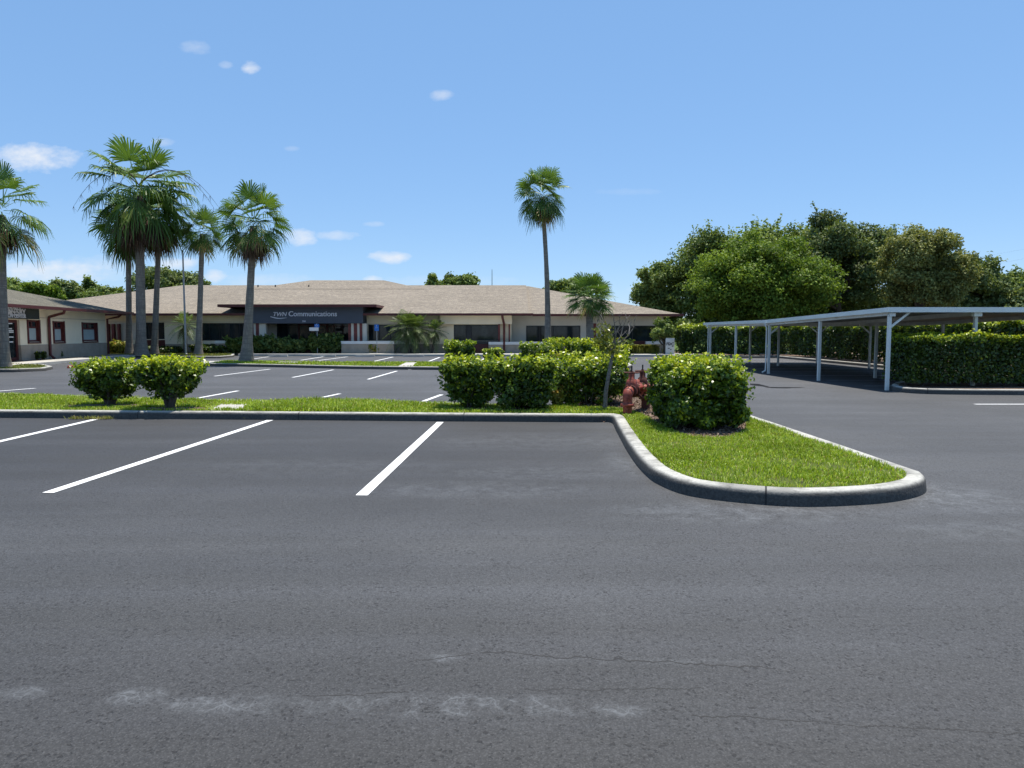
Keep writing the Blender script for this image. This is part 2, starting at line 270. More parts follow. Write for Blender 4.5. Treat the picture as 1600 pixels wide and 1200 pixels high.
# ------------------------------------------------------------------ mesh helpers
class MB:
    def __init__(s, xf=None): s.v = []; s.f = []; s.sm = []; s.xf = xf; s.uv = []
    def _a(s, vs, fs, sm=False):
        o = len(s.v); s.v += [tuple(x) for x in vs]; s.f += [tuple(i+o for i in f) for f in fs]; s.sm += [sm]*len(fs)
    def box(s, x0, x1, y0, y1, z0, z1):
        s._a([(x0,y0,z0),(x1,y0,z0),(x1,y1,z0),(x0,y1,z0),(x0,y0,z1),(x1,y0,z1),(x1,y1,z1),(x0,y1,z1)],
             [(0,3,2,1),(4,5,6,7),(0,1,5,4),(1,2,6,5),(2,3,7,6),(3,0,4,7)]); return s
    def poly(s, pts, fs): s._a(pts, fs); return s
    def prism(s, pts, z0, z1):
        n = len(pts); s._a([(p[0], p[1], z0) for p in pts]+[(p[0], p[1], z1) for p in pts],
             [tuple(range(n-1, -1, -1)), tuple(range(n, 2*n))]+[(i, (i+1)%n, n+(i+1)%n, n+i) for i in range(n)]); return s
    def bar(s, a, b, w, h):
        a = Vector(a); b = Vector(b); d = (b-a).normalized(); up = Vector((0,0,1)) if abs(d.z) < .95 else Vector((0,1,0))
        x = d.cross(up).normalized()*w/2; y = x.cross(d).normalized()*h/2
        s._a([a-x-y, a+x-y, a+x+y, a-x+y, b-x-y, b+x-y, b+x+y, b-x+y], [(3,2,1,0),(4,5,6,7),(0,1,5,4),(1,2,6,5),(2,3,7,6),(3,0,4,7)]); return s
    def tube(s, pts, rad, n=8, cap=True):
        pts = [Vector(p) for p in pts]; 
        if not hasattr(rad, '__len__'): rad = [rad]*len(pts)
        vs = []; fs = []; prev = None
        for i, p in enumerate(pts):
            d = (pts[min(i+1, len(pts)-1)]-pts[max(i-1, 0)]).normalized()
            if prev is None: x = d.orthogonal().normalized()
            else: x = (prev-d*prev.dot(d)).normalized()
            prev = x; y = d.cross(x)
            for k in range(n):
                a = 2*math.pi*k/n; vs.append(p+(x*math.cos(a)+y*math.sin(a))*rad[i])
        for i in range(len(pts)-1):
            for k in range(n): fs.append((i*n+k, i*n+(k+1)%n, (i+1)*n+(k+1)%n, (i+1)*n+k))
        s._a(vs, fs, True)
        if cap:
            s._a(vs[:n], [tuple(range(n-1, -1, -1))]); s._a(vs[-n:], [tuple(range(n))])
        return s
    def lathe(s, c, prof, axis=(0,0,1), n=16):
        ax = Vector(axis).normalized(); c = Vector(c); pts = [c+ax*h for r, h in prof]
        x = ax.orthogonal().normalized(); y = ax.cross(x); vs = []; fs = []
        for (r, h), p in zip(prof, pts):
            for k in range(n):
                a = 2*math.pi*k/n; vs.append(p+(x*math.cos(a)+y*math.sin(a))*max(r, .0005))
        for i in range(len(prof)-1):
            for k in range(n): fs.append((i*n+k, i*n+(k+1)%n, (i+1)*n+(k+1)%n, (i+1)*n+k))
        s._a(vs, fs, True); return s
    def build(s, name, mat, parent=None, bevel=0):
        me = bpy.data.meshes.new(name); loc = Vector((0,0,0))
        if parent is not None:
            q = parent
            while q is not None: loc += q.location; q = q.parent
        vs = [tuple((Vector(s.xf(*v)) if s.xf else Vector(v))-loc) for v in s.v]
        me.from_pydata(vs, [], s.f); me.polygons.foreach_set('use_smooth', s.sm); me.materials.append(M[mat])
        bm = bmesh.new(); bm.from_mesh(me)
        if bevel:
            bmesh.ops.remove_doubles(bm, verts=bm.verts, dist=1e-5)
            bmesh.ops.bevel(bm, geom=[e for e in bm.edges if e.is_manifold and e.calc_face_angle(0) > .6], offset=bevel, segments=2, affect='EDGES', profile=.6)
        bmesh.ops.recalc_face_normals(bm, faces=bm.faces); bm.to_mesh(me); bm.free()
        o = bpy.data.objects.new(name, me); COL.objects.link(o)
        if parent is not None: o.parent = parent
        return o
def tag(o, label=None, cat=None, group=None, kind=None):
    if label: o['label'] = label
    if cat: o['category'] = cat
    if group: o['group'] = group
    if kind: o['kind'] = kind
    return o
def thing(name, loc, label, cat, group=None):
    o = bpy.data.objects.new(name, None); o.empty_display_size = .3; COL.objects.link(o); o.location = loc
    return tag(o, label, cat, group)
def fastmesh(name, V, F, mat, parent=None, var=None, smooth=False):
    V = np.asarray(V, dtype=np.float32).reshape(-1, 3).copy(); F = np.asarray(F, dtype=np.int32)
    if parent is not None:
        loc = Vector((0,0,0)); q = parent
        while q is not None: loc += q.location; q = q.parent
        V -= np.array(loc, dtype=np.float32)
    me = bpy.data.meshes.new(name); n = F.shape[1]; m = len(F)
    me.vertices.add(len(V)); me.vertices.foreach_set('co', V.ravel()); me.loops.add(m*n); me.loops.foreach_set('vertex_index', F.ravel())
    me.polygons.add(m); me.polygons.foreach_set('loop_start', np.arange(0, m*n, n, dtype=np.int32)); me.update(calc_edges=True)
    if var is not None:
        a = me.attributes.new('var', 'FLOAT', 'FACE'); a.data.foreach_set('value', np.clip(var, 0, 1).astype(np.float32))
    me.materials.append(M[mat]); o = bpy.data.objects.new(name, me); COL.objects.link(o)
    if parent is not None: o.parent = parent
    return o
def unit(a): return a/np.maximum(np.linalg.norm(a, axis=-1, keepdims=True), 1e-9)
def leafgeo(P, Nn, Ln, Wd, rng, fold=.25):
    """rhombic folded leaves at points P with normals Nn"""
    n = len(P); Nn = unit(Nn); A = unit(np.cross(Nn, rng.normal(size=(n, 3)))); B = np.cross(Nn, A)
    Ln = (Ln*rng.uniform(.65, 1.3, n))[:, None]; Wd = (Wd*rng.uniform(.7, 1.25, n))[:, None]
    V = np.stack([P-A*Ln*.5, P+B*Wd*.5+A*Ln*.05+Nn*Wd*fold, P+A*Ln*.5-Nn*Ln*.08, P-B*Wd*.5+A*Ln*.05+Nn*Wd*fold], 1).reshape(-1, 3)
    return V, np.arange(4*n).reshape(n, 4)

# ------------------------------------------------------------------ polyline tools
def catmull(pts, n=8):
    out = []; m = len(pts)
    for i in range(m-1):
        p0 = pts[max(i-1, 0)]; p1 = pts[i]; p2 = pts[i+1]; p3 = pts[min(i+2, m-1)]
        for k in range(n):
            s = k/n; out.append(.5*((2*p1)+(-p0+p2)*s+(2*p0-5*p1+4*p2-p3)*s*s+(-p0+3*p1-3*p2+p3)*s**3))
    out.append(pts[-1]); return out
def densify(pts, step=.5, closed=True):
    out = []; n = len(pts)
    for i in range(n if closed else n-1):
        a = pts[i]; b = pts[(i+1)%n]; k = max(1, int((b-a).length/step)); out += [a.lerp(b, j/k) for j in range(k)]
    if not closed: out.append(pts[-1])
    return out
def offset(pts, d):                             # closed polygon, inward for counter-clockwise
    out = []; n = len(pts)
    for i in range(n):
        a = pts[i-1]; b = pts[i]; c = pts[(i+1)%n]
        u1 = (b-a).to_2d().normalized(); u2 = (c-b).to_2d().normalized()
        n1 = Vector((-u1.y, u1.x)); n2 = Vector((-u2.y, u2.x)); m = (n1+n2)
        m = m/max(m.length_squared/2, .35)
        out.append(Vector((b.x+m.x*d, b.y+m.y*d, b.z)))
    return out
def ccw(pts):
    a = sum(pts[i-1].x*pts[i].y-pts[i].x*pts[i-1].y for i in range(len(pts)))
    return pts if a > 0 else pts[::-1]
def kerb(name, pts, h=.14, w=.2, z0=.004):
    pts = ccw([Vector((p.x, p.y, 0)) for p in pts]); pts = [p for i, p in enumerate(pts) if (p-pts[i-1]).length > .045]
    prof = [(0, -.02), (.012, h-.05), (.022, h-.022), (.04, h-.006), (.065, h), (w-.02, h), (w, h-.012), (w, .0)]
    rings = [offset(pts, d) for d, _ in prof]; n = len(pts)
    V = []; F = []; UV = []; cum = [0]
    for i in range(n): cum.append(cum[-1]+(pts[(i+1)%n]-pts[i]).length)
    for j, (d, z) in enumerate(prof): V += [(p.x, p.y, z+z0) for p in rings[j]]
    vc = [0, h-.05, h-.03, h-.014, h, h, h, h]
    for j in range(len(prof)-1):
        for i in range(n):
            F.append((j*n+i, j*n+(i+1)%n, (j+1)*n+(i+1)%n, (j+1)*n+i)); UV += [(cum[i], vc[j]), (cum[i+1], vc[j]), (cum[i+1], vc[j+1]), (cum[i], vc[j+1])]
    me = bpy.data.meshes.new(name); me.from_pydata(V, [], F); uvl = me.uv_layers.new(name='UVMap')
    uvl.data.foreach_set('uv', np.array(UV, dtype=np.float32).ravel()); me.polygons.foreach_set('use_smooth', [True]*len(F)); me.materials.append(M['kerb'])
    o = bpy.data.objects.new(name, me); COL.objects.link(o); tag(o, kind='structure'); return rings[-1]
def sheet(name, pts, z, mat, kind='structure'):
    pts = ccw(list(pts)); r = mgeo.delaunay_2d_cdt([Vector((p.x, p.y)) for p in pts], [], [list(range(len(pts)))], 1, 1e-4)
    me = bpy.data.meshes.new(name); me.from_pydata([(q.x, q.y, z) for q in r[0]], [], [tuple(f) for f in r[2]]); me.materials.append(M[mat]); o = bpy.data.objects.new(name, me); COL.objects.link(o)
    return tag(o, kind=kind)
def inside(P, poly):
    x = P[:, 0]; y = P[:, 1]; r = np.zeros(len(P), bool); n = len(poly)
    for i in range(n):
        a = poly[i-1]; b = poly[i]
        if a.y == b.y: continue
        c = ((a.y > y) != (b.y > y)) & (x < (b.x-a.x)*(y-a.y)/(b.y-a.y)+a.x); r ^= c
    return r
def blades(name, poly, dens, z, hgt, wid, mat, excl=(), hfun=None, bare=.0, seed=1):
    rng = np.random.default_rng(seed); xs = [p.x for p in poly]; ys = [p.y for p in poly]
    n = int((max(xs)-min(xs))*(max(ys)-min(ys))*dens)
    P = np.stack([rng.uniform(min(xs), max(xs), n), rng.uniform(min(ys), max(ys), n)], 1); P = P[inside(P, poly)]
    for e in excl: P = P[~inside(P, e)]
    x, y = P[:, 0], P[:, 1]
    pt = np.sin(x*2.1+1.3*np.sin(y*1.7))*np.sin(y*2.6+1.1*np.sin(x*1.3+2)); pt2 = np.sin(x*6.3+2*np.sin(y*5))*np.sin(y*7.1+x*2)
    keep = rng.random(len(P)) > np.clip(bare*(.6+.9*pt+.5*pt2), 0, .92); P = P[keep]; pt = pt[keep]; pt2 = pt2[keep]; n = len(P)
    h = hgt*rng.uniform(.45, 1.3, n)*(1+.25*pt2)
    if hfun is not None: h = h*hfun(P)
    az = rng.uniform(0, 2*math.pi, n); lean = rng.uniform(.1, 1.0, n)
    D = np.stack([np.cos(az), np.sin(az), 0*az], 1); az2 = rng.uniform(0, 2*math.pi, n); Sd = np.stack([np.cos(az2), np.sin(az2), 0*az], 1)*(wid*rng.uniform(.6, 1.3, n))[:, None]*.5
    B = np.column_stack([P, np.full(n, z)]); Z = np.array([0, 0, 1.])
    mid = B+D*(h*lean*.3)[:, None]+Z*(h*.6)[:, None]; tip = B+D*(h*lean)[:, None]+Z*(h*(1.05-.45*lean))[:, None]
    V = np.stack([B-Sd, B+Sd, mid+Sd*.8, mid-Sd*.8, tip-Sd*.1, tip+Sd*.1], 1).reshape(-1, 3)
    o = np.arange(n)[:, None]*6; F = np.concatenate([o+np.array([0,1,2,3]), o+np.array([3,2,5,4])], 0)
    var = np.clip(.45+.26*rng.normal(size=n)+.14*pt+.05*pt2, 0, .93); dry = rng.random(n) < .035; var[dry] = 1
    ob = fastmesh(name, V, F, mat, None, np.concatenate([var, var])); return tag(ob, kind='stuff')

# ------------------------------------------------------------------ ground
MBg = MB(); MBg.box(-900, 900, -60, 1500, -.5, 0); tag(MBg.build('ground', 'field'), kind='structure')
pk = [Vector((-70, -30, 0)), Vector((70, -30, 0)), Vector((70, 50.3, 0)), Vector((-70, 50.3, 0))]
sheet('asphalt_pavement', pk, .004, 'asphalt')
def stripe(name, a, b, w=.11, mat='paint', z=.008):
    a = G(*a); b = G(*b); d = (b-a).normalized(); s = Vector((-d.y, d.x, 0))*w/2
    sheet(name, [a-s, a+s, b+s, b-s], z, mat)
ST = [((75,771),(422,657)), ((565,775),(688,660)), ((-150,725),(152,655)), ((-60,616),(55,607)), ((284,627),(372,611)), ((505,621),(531,615.5)), ((660,628),(690,617)),
      ((335,588),(422,577)), ((457,590),(521,578)), ((575,593),(620,580)), ((700,595),(725,582)), ((205,588),(322,576.5)), ((1523,632),(1720,632)),
      ((1020,556.5),(1048,566))]
for a, b in ST: stripe('parking_line', a, b, .12 if a[1] > 640 else .11)
for a, b in [((497,563.5),(543,557.6)),((470,563),(505,557.6)),((380,563),(420,557.6)),((585,564.5),(614,558)),((668,565.5),(687,558.5)),((640,578),(665,569)),((745,566),(760,559)), ((880,566),(888,559))]:
    stripe('parking_line', a, b, .12, 'paint')
# carport bay lines, long faded
CX0, CX1 = 10.1, 17.2
for Y in (21.3, 23.9, 26.5, 29.1, 31.7, 34.3, 36.9, 39.5, 42.1):
    sheet('parking_line', [Vector((10.6, Y-.055, 0)), Vector((16.4, Y-.055, 0)), Vector((16.4, Y+.055, 0)), Vector((10.6, Y+.055, 0))], .008, 'paint_old')
# wet patch by the carport
c = G(1224, 606); pts = []
for k in range(28):
    a = 2*math.pi*k/28; r = 1+.18*math.sin(3*a+1)+.1*math.sin(7*a); pts.append(Vector((c.x+.52*r*math.cos(a), c.y+.22*r*math.sin(a), 0)))
tag(sheet('puddle', pts, .007, 'wet'), kind='structure')
pts = [G(1172, 599.5), G(1185, 600), G(1200, 604), G(1205, 606), G(1192, 604.2), G(1172, 602)]; sheet('puddle_trail', pts, .0065, 'wet')
# near median and nose
front = [G(x, y) for x, y in ((-500, 649.5), (0, 653.3), (400, 656.2), (700, 658.8), (935, 660.3))]
corner = catmull([G(935,660.3), G(955,661), G(962,673), G(976,700)], 4)[1:]
nose = catmull([G(976,700), G(990,722), G(1007,742), G(1028,757.5), G(1075,775), G(1165,787), G(1264,792.6), G(1375,787.5), G(1431,778), Vector((4.19,7.08,0)), Vector((4.34,7.42,0)), G(1425,731,.14), G(1348,705,.14), G(1270,679,.14), G(1175,648,.14)], 6)[1:]
right = catmull([G(1175,648,.14), G(1100,622,.14), G(1050,606,.14), G(1022,596,.14), G(1000,594,.14), G(975,600,.14), G(930,614,.14), G(890,628,.14), G(860,632,.14)], 4)[1:]
back = [G(x, y, .14) for x, y in ((800, 631.5), (660, 627.5), (530, 625), (400, 625), (250, 621), (0, 613.5), (-500, 609))]
near_out = densify([Vector((p.x, p.y, 0)) for p in front+corner+nose+right+back], .6)
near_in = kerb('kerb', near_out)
sheet('lawn', near_in, .132, 'soil')
mul = catmull([G(905,636,.14), G(960,637,.14), G(1000,646,.14), G(1030,662,.14), G(1070,679,.14), G(1120,683,.14), G(1156,677,.14), G(1166,662,.14), G(1150,640,.14), G(1060,626,.14), G(1010,622,.14), G(950,618,.14), G(900,626,.14), G(905,636,.14)], 3)[:-1]
mul = ccw([Vector((p.x, p.y, 0)) for p in mul]); sheet('mulch_bed', mul, .137, 'mulch')
pad = ccw([G(318,641,.14), G(392,641,.14), G(405,630,.14), G(338,629,.14)]); sheet('concrete_path', pad, .138, 'conc')
rings_ = []
for (px_, py_, ww_) in ((168, 633, 62), (272, 637.5, 55), (733, 637, 40), (815, 639, 45)):
    c_ = G(px_, py_, .14); k_ = ww_/80; q_ = ccw([Vector((c_.x+k_*(1+.12*math.sin(3*s_*.35+px_))*math.cos(s_*2*math.pi/18), c_.y-.05+.42*k_*math.sin(s_*2*math.pi/18), 0)) for s_ in range(18)]); rings_.append(q_); sheet('mulch_bed', q_, .136, 'mulch')
padx = ccw([G(330,639.5,.14), G(380,639.5,.14), G(388,632.5,.14), G(345,632,.14)])
def mound(P):
    c = G(500, 634, .14); return 1+.9*np.exp(-((P[:, 0]-c.x)/1.4)**2)*(P[:, 0] > pad[0].x)
endp = [p for p in near_in]
# nose gets dense fine grass, the long strip coarser
xs = G(930, 640).x
nosepoly = [Vector((xs, 3, 0)), Vector((12, 3, 0)), Vector((12, 22, 0)), Vector((xs, 22, 0))]
longpoly = [Vector((-26, 3, 0)), Vector((xs, 3, 0)), Vector((xs, 22, 0)), Vector((-26, 22, 0))]
inner = offset(near_in, -.015)
class _C: pass
def clip(poly, x0, x1):                         # clip polygon to a strip in x
    def cl(pl, f, inter):
        o = []
        for i in range(len(pl)):
            a = pl[i-1]; b = pl[i]
            if f(a) != f(b): o.append(inter(a, b))
            if f(b): o.append(b)
        return o
    p = cl(poly, lambda q: q.x >= x0, lambda a, b: a.lerp(b, (x0-a.x)/(b.x-a.x))); return cl(p, lambda q: q.x <= x1, lambda a, b: a.lerp(b, (x1-a.x)/(b.x-a.x)))
blades('grass', clip(inner, xs, 12), 5200, .13, .050, .0085, 'grass', (mul,), None, .5, 3)
blades('grass', clip(inner, -19, xs), 2300, .13, .060, .012, 'grass', (mul, padx, *rings_), mound, .3, 4)
rng = np.random.default_rng(5)
# mulch chips
n = 9000; xs_ = [p.x for p in mul]; ys_ = [p.y for p in mul]; Pm = np.column_stack([rng.uniform(min(xs_), max(xs_), n), rng.uniform(min(ys_), max(ys_), n)]); Pm = Pm[inside(Pm, mul)]
Pm = np.column_stack([Pm, rng.uniform(.140, .165, len(Pm))]); V, F = leafgeo(Pm, rng.normal(size=Pm.shape)*.5+[0,0,1], .05, .018, rng)
M['chips'] = leaf_mat('bark_chips', [(0, (.05,.033,.025)), (.5, (.15,.10,.075)), (1, (.36,.28,.21))], .05, .9, .1); tag(fastmesh('mulch', V, F, 'chips', None, rng.random(len(F))), kind='stuff')
# dry leaves in the kerb corner and a weed tuft in the gutter
c = G(947, 659); Pl = np.column_stack([rng.normal(c.x, .09, 60), rng.normal(c.y-.03, .05, 60), rng.uniform(.012, .05, 60)])
V, F = leafgeo(Pl, rng.normal(size=Pl.shape)*.5+[0,0,1], .05, .03, rng); M['litter'] = leaf_mat('dry_leaves', [(0, (.14,.07,.045)), (1, (.40,.24,.16))], .1, .8, .1)
tag(fastmesh('leaf_litter', V, F, 'litter', None, rng.random(len(F))), kind='stuff')
for (px, w, nn) in ((145, .32, 130), (120, .15, 50), (168, .14, 60), (385, .08, 20)):
    c = G(px, 655); az = rng.uniform(0, 6.28, nn); B = np.column_stack([rng.normal(c.x, w/2, nn), rng.normal(c.y-.03, .03, nn), np.full(nn, .01)]); D = np.column_stack([np.cos(az), np.sin(az)-.4, 0*az])
    hh = rng.uniform(.03, .10, nn)[:, None]; Sd = np.column_stack([-np.sin(az), np.cos(az), 0*az])*.006; T = B+D*hh*.8+np.array([0,0,1.])*hh*.7
    V = np.stack([B-Sd, B+Sd, T+Sd*.3, T-Sd*.3], 1).reshape(-1, 3); tag(fastmesh('weeds', V, np.arange(4*nn).reshape(nn, 4), 'grass_dry', None, rng.random(nn)), kind='stuff')

# second median (middle of the lot)
m2 = [G(x, y) for x, y in ((322, 572.0), (420, 573.8), (550, 576.8), (700, 578.5), (850, 579), (960, 579))]+catmull([G(960,579), G(985,576), G(985,571), G(960,569.5)], 4)[1:]+[G(x, y, .14) for x, y in ((850,565.5),(700,565.3),(550,565.0),(400,563.6),(345,563.2))]
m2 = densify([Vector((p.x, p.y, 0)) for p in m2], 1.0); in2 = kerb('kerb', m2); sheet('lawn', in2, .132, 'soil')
pad2 = ccw([G(622,572.1,.14), G(644,572.3,.14), G(652,566.2,.14), G(634,566.2,.14)]); sheet('concrete_path', pad2, .138, 'conc')
rampp = ccw([G(264,576), G(322,571.5), G(345,564), G(300,565)]); sheet('concrete_path', rampp, .012, 'conc')
apr = ccw([G(430,566.3,.14), G(465,566.8,.14), G(475,565.3,.14), G(440,564.8,.14)]); sheet('concrete_path', apr, .138, 'conc')
blades('grass', in2, 380, .13, .07, .035, 'grass', (pad2, apr), None, .5, 8)
# bed in front of the left half of the building
b3 = [G(x, y) for x, y in ((150,556.5), (230,558.5), (300,560.0), (345,560.0), (365,558.2))]+[G(368, 555.2), G(340, 553.6), G(150, 552.6)]
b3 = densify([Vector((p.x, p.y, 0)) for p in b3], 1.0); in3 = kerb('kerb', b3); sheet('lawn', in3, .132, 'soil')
blades('grass', in3, 160, .13, .08, .05, 'grass_dry', (), None, .5, 9)
# small island under the leftmost palm
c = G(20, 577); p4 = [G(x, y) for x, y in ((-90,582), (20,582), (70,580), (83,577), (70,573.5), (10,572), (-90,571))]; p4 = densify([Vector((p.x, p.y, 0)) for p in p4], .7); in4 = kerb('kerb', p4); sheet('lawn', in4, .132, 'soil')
blades('grass', in4, 160, .13, .05, .04, 'grass_dry', (), None, .7, 10)
# kerbed hedge bed on the right
p5 = catmull([G(1700,618.5), G(1600,617.8), G(1500,617), G(1435,615.5), G(1398,612), G(1392,607.5), G(1405,603), G(1440,600.5)], 4)
p5 = [Vector((p.x, p.y, 0)) for p in p5]+[Vector((12.6, 24.5, 0)), Vector((24, 24.5, 0)), Vector((24, G(1700,618.5).y, 0))]
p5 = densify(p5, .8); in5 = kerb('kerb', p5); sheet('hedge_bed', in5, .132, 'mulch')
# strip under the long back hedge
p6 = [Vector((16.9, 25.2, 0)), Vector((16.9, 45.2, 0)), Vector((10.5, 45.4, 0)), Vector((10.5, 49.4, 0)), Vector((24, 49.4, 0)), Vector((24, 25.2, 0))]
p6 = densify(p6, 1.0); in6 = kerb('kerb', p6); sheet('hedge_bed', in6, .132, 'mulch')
# sidewalk before the main building and along the wing
fy = [G(x, y) for x, y in ((372,556.4),(560,556.8),(800,557.2),(1090,557.8))]
mb = MB(); pts = [(p.x, p.y) for p in fy]+[(fy[-1].x+.5, 50.28), (fy[0].x-.3, 50.28)]; mb.prism(pts, .0, .15); tag(mb.build('sidewalk', 'conc', bevel=.01), kind='structure')
mb = MB(); mb.box(-70, 60, 50.3, 56, .0, .12); tag(mb.build('planting_bed_ground', 'mulch'), kind='structure')

# ------------------------------------------------------------------ vegetation builders
def lumps(rng, k=9):
    D = unit(rng.normal(size=(k, 3))); A = rng.uniform(-.14, .16, k); return lambda d: (np.exp(3.5*(d@D.T-1))*A).sum(1)
def bush(name, cx, cy, w, d, h, label, cat='bush', mat='bush', n=9000, leaf=.055, box=4, foot=.0, taper=.35, tstart=.45, z0=.13, group=None, seed=1, new=.35, stems=7, sprigs=40, partname='foliage', rootspread=.1, lump=1.1, clumps=0, shell=.42, stemr=.022):
    rng = np.random.default_rng(seed); root = thing(name, (cx, cy, z0), label, cat, group)
    k = clumps or 42; C = rng.uniform(-1, 1, (k, 3)); C *= (rng.uniform(.35, 1.0, k)**.5/np.abs(C).max(1))[:, None]; C = C*.86
    if tstart > .5: C[:, 2] = np.where(C[:, 2] < -.45, -C[:, 2]*rng.uniform(.2, 1, k), C[:, 2])
    cr = rng.uniform(.20, .36, k)*(42/k)**.33; wt = cr**2/np.sum(cr**2); idx = rng.choice(k, n, p=wt); D = unit(rng.normal(size=(n, 3)))
    Q = C[idx]+D*(cr[idx]*rng.random(n)**.33)[:, None]; core = rng.random(n) < .18; Q[core] = rng.uniform(-.85, .85, (core.sum(), 3))
    mm = (np.abs(Q)**box).sum(1)**(1/box); Q = Q*np.where(mm > 1, (1+.05*rng.random(n))/mm, 1)[:, None]; D = unit(D+.5*Q)
    fr = (Q[:, 2]+1)/2; tz = np.clip((tstart-fr)/tstart, 0, 1); sc = 1-(1-taper)*tz**1.3
    x = cx+Q[:, 0]*w/2*sc; y = cy+Q[:, 1]*d/2*sc; z = z0+foot+(h-foot)*fr
    gap = np.sin(x*8+seed+2*np.sin(z*5))*np.sin(y*7+2*seed)*np.sin(z*9+3*seed+np.sin(x*6)); keep = rng.random(n) < .5+1.1*fr
    P = np.stack([x, y, z], 1); nn = D*1.0+rng.normal(size=(n, 3))*.75+[0, 0, .35]
    var = .36+.15*rng.normal(size=n)+(.10*rng.normal(size=k))[idx]+new*np.clip((fr-.60)/.40, 0, 1)**1.3*rng.uniform(.3, 1.5, n); var[rng.random(n) < .02] = .9
    P = P[keep]; nn = nn[keep]; var = var[keep]; V, F = leafgeo(P, nn, leaf*1.25, leaf*.75, rng)
    # sprigs of new growth sticking out
    SP = []; SN = []
    for i in range(sprigs):
        a = rng.uniform(0, 6.28); q = np.array([rng.uniform(-.9, .9), rng.uniform(-.9, .9)]); ln = rng.uniform(.3, 1)*min(.16, h*.12)
        b = np.array([cx+q[0]*w/2, cy+q[1]*d/2, z0+h*rng.uniform(.93, 1.0)]); tp = b+np.array([rng.normal()*.3, rng.normal()*.3, 1])*ln
        for k in range(7):
            s = k/6; SP.append(b+(tp-b)*s+rng.normal(size=3)*leaf*.3); SN.append(rng.normal(size=3)*.8+[0, 0, .6])
    for i in range(int(sprigs*1.6)):
        a = rng.uniform(0, 6.28); f = rng.uniform(.25, .95); tt = np.clip((tstart-f)/tstart, 0, 1); s_ = 1-(1-taper)*tt**1.3; q = np.array([math.cos(a), math.sin(a)]); q = q*(abs(q)**box).sum()**(-1/box)*.95*s_
        b = np.array([cx+q[0]*w/2, cy+q[1]*d/2, z0+foot+(h-foot)*f]); ln = rng.uniform(.04, .12); tp = b+np.array([q[0], q[1], .6+rng.normal()*.4])*ln
        for k in range(6):
            s = k/5; SP.append(b+(tp-b)*s+rng.normal(size=3)*leaf*.3); SN.append(rng.normal(size=3)*.8+[0, 0, .5])
    if sprigs:
        V2, F2 = leafgeo(np.array(SP), np.array(SN), leaf*1.2, leaf*.7, rng); F = np.concatenate([F, F2+len(V)]); V = np.concatenate([V, V2]); fz = np.array(SP)[:, 2]; var = np.concatenate([var, .42+new*np.clip((fz-z0)/h-.55, 0, .5)*1.5*rng.uniform(.6, 1.4, len(F2))+.12*rng.normal(size=len(F2))])
    fastmesh(partname, V, F, mat, root, var)
    mb = MB()
    for i in range(stems):
        a = 6.28*i/stems+rng.uniform(-.3, .3); rr = rng.uniform(.3, .85)
        b = Vector((cx+math.cos(a)*rootspread*w*.5, cy+math.sin(a)*rootspread*d*.5, z0-.02)); e = Vector((cx+math.cos(a)*w*.42*rr, cy+math.sin(a)*d*.42*rr, z0+h*rng.uniform(.6, .85)))
        m = b.lerp(e, .45)+Vector((rng.normal()*.04, rng.normal()*.04, .0)); mb.tube([b, m, e], [stemr, stemr*.7, stemr*.3], 6)
        for q in range(3):
            s = rng.uniform(.35, .8); o = b.lerp(e, s); mb.tube([o, o+Vector((rng.normal()*.09*w, rng.normal()*.09*d, rng.uniform(.1, .25)*h))], [stemr*.45, stemr*.2], 5)
    mb.build('stems', 'bark', root); return root
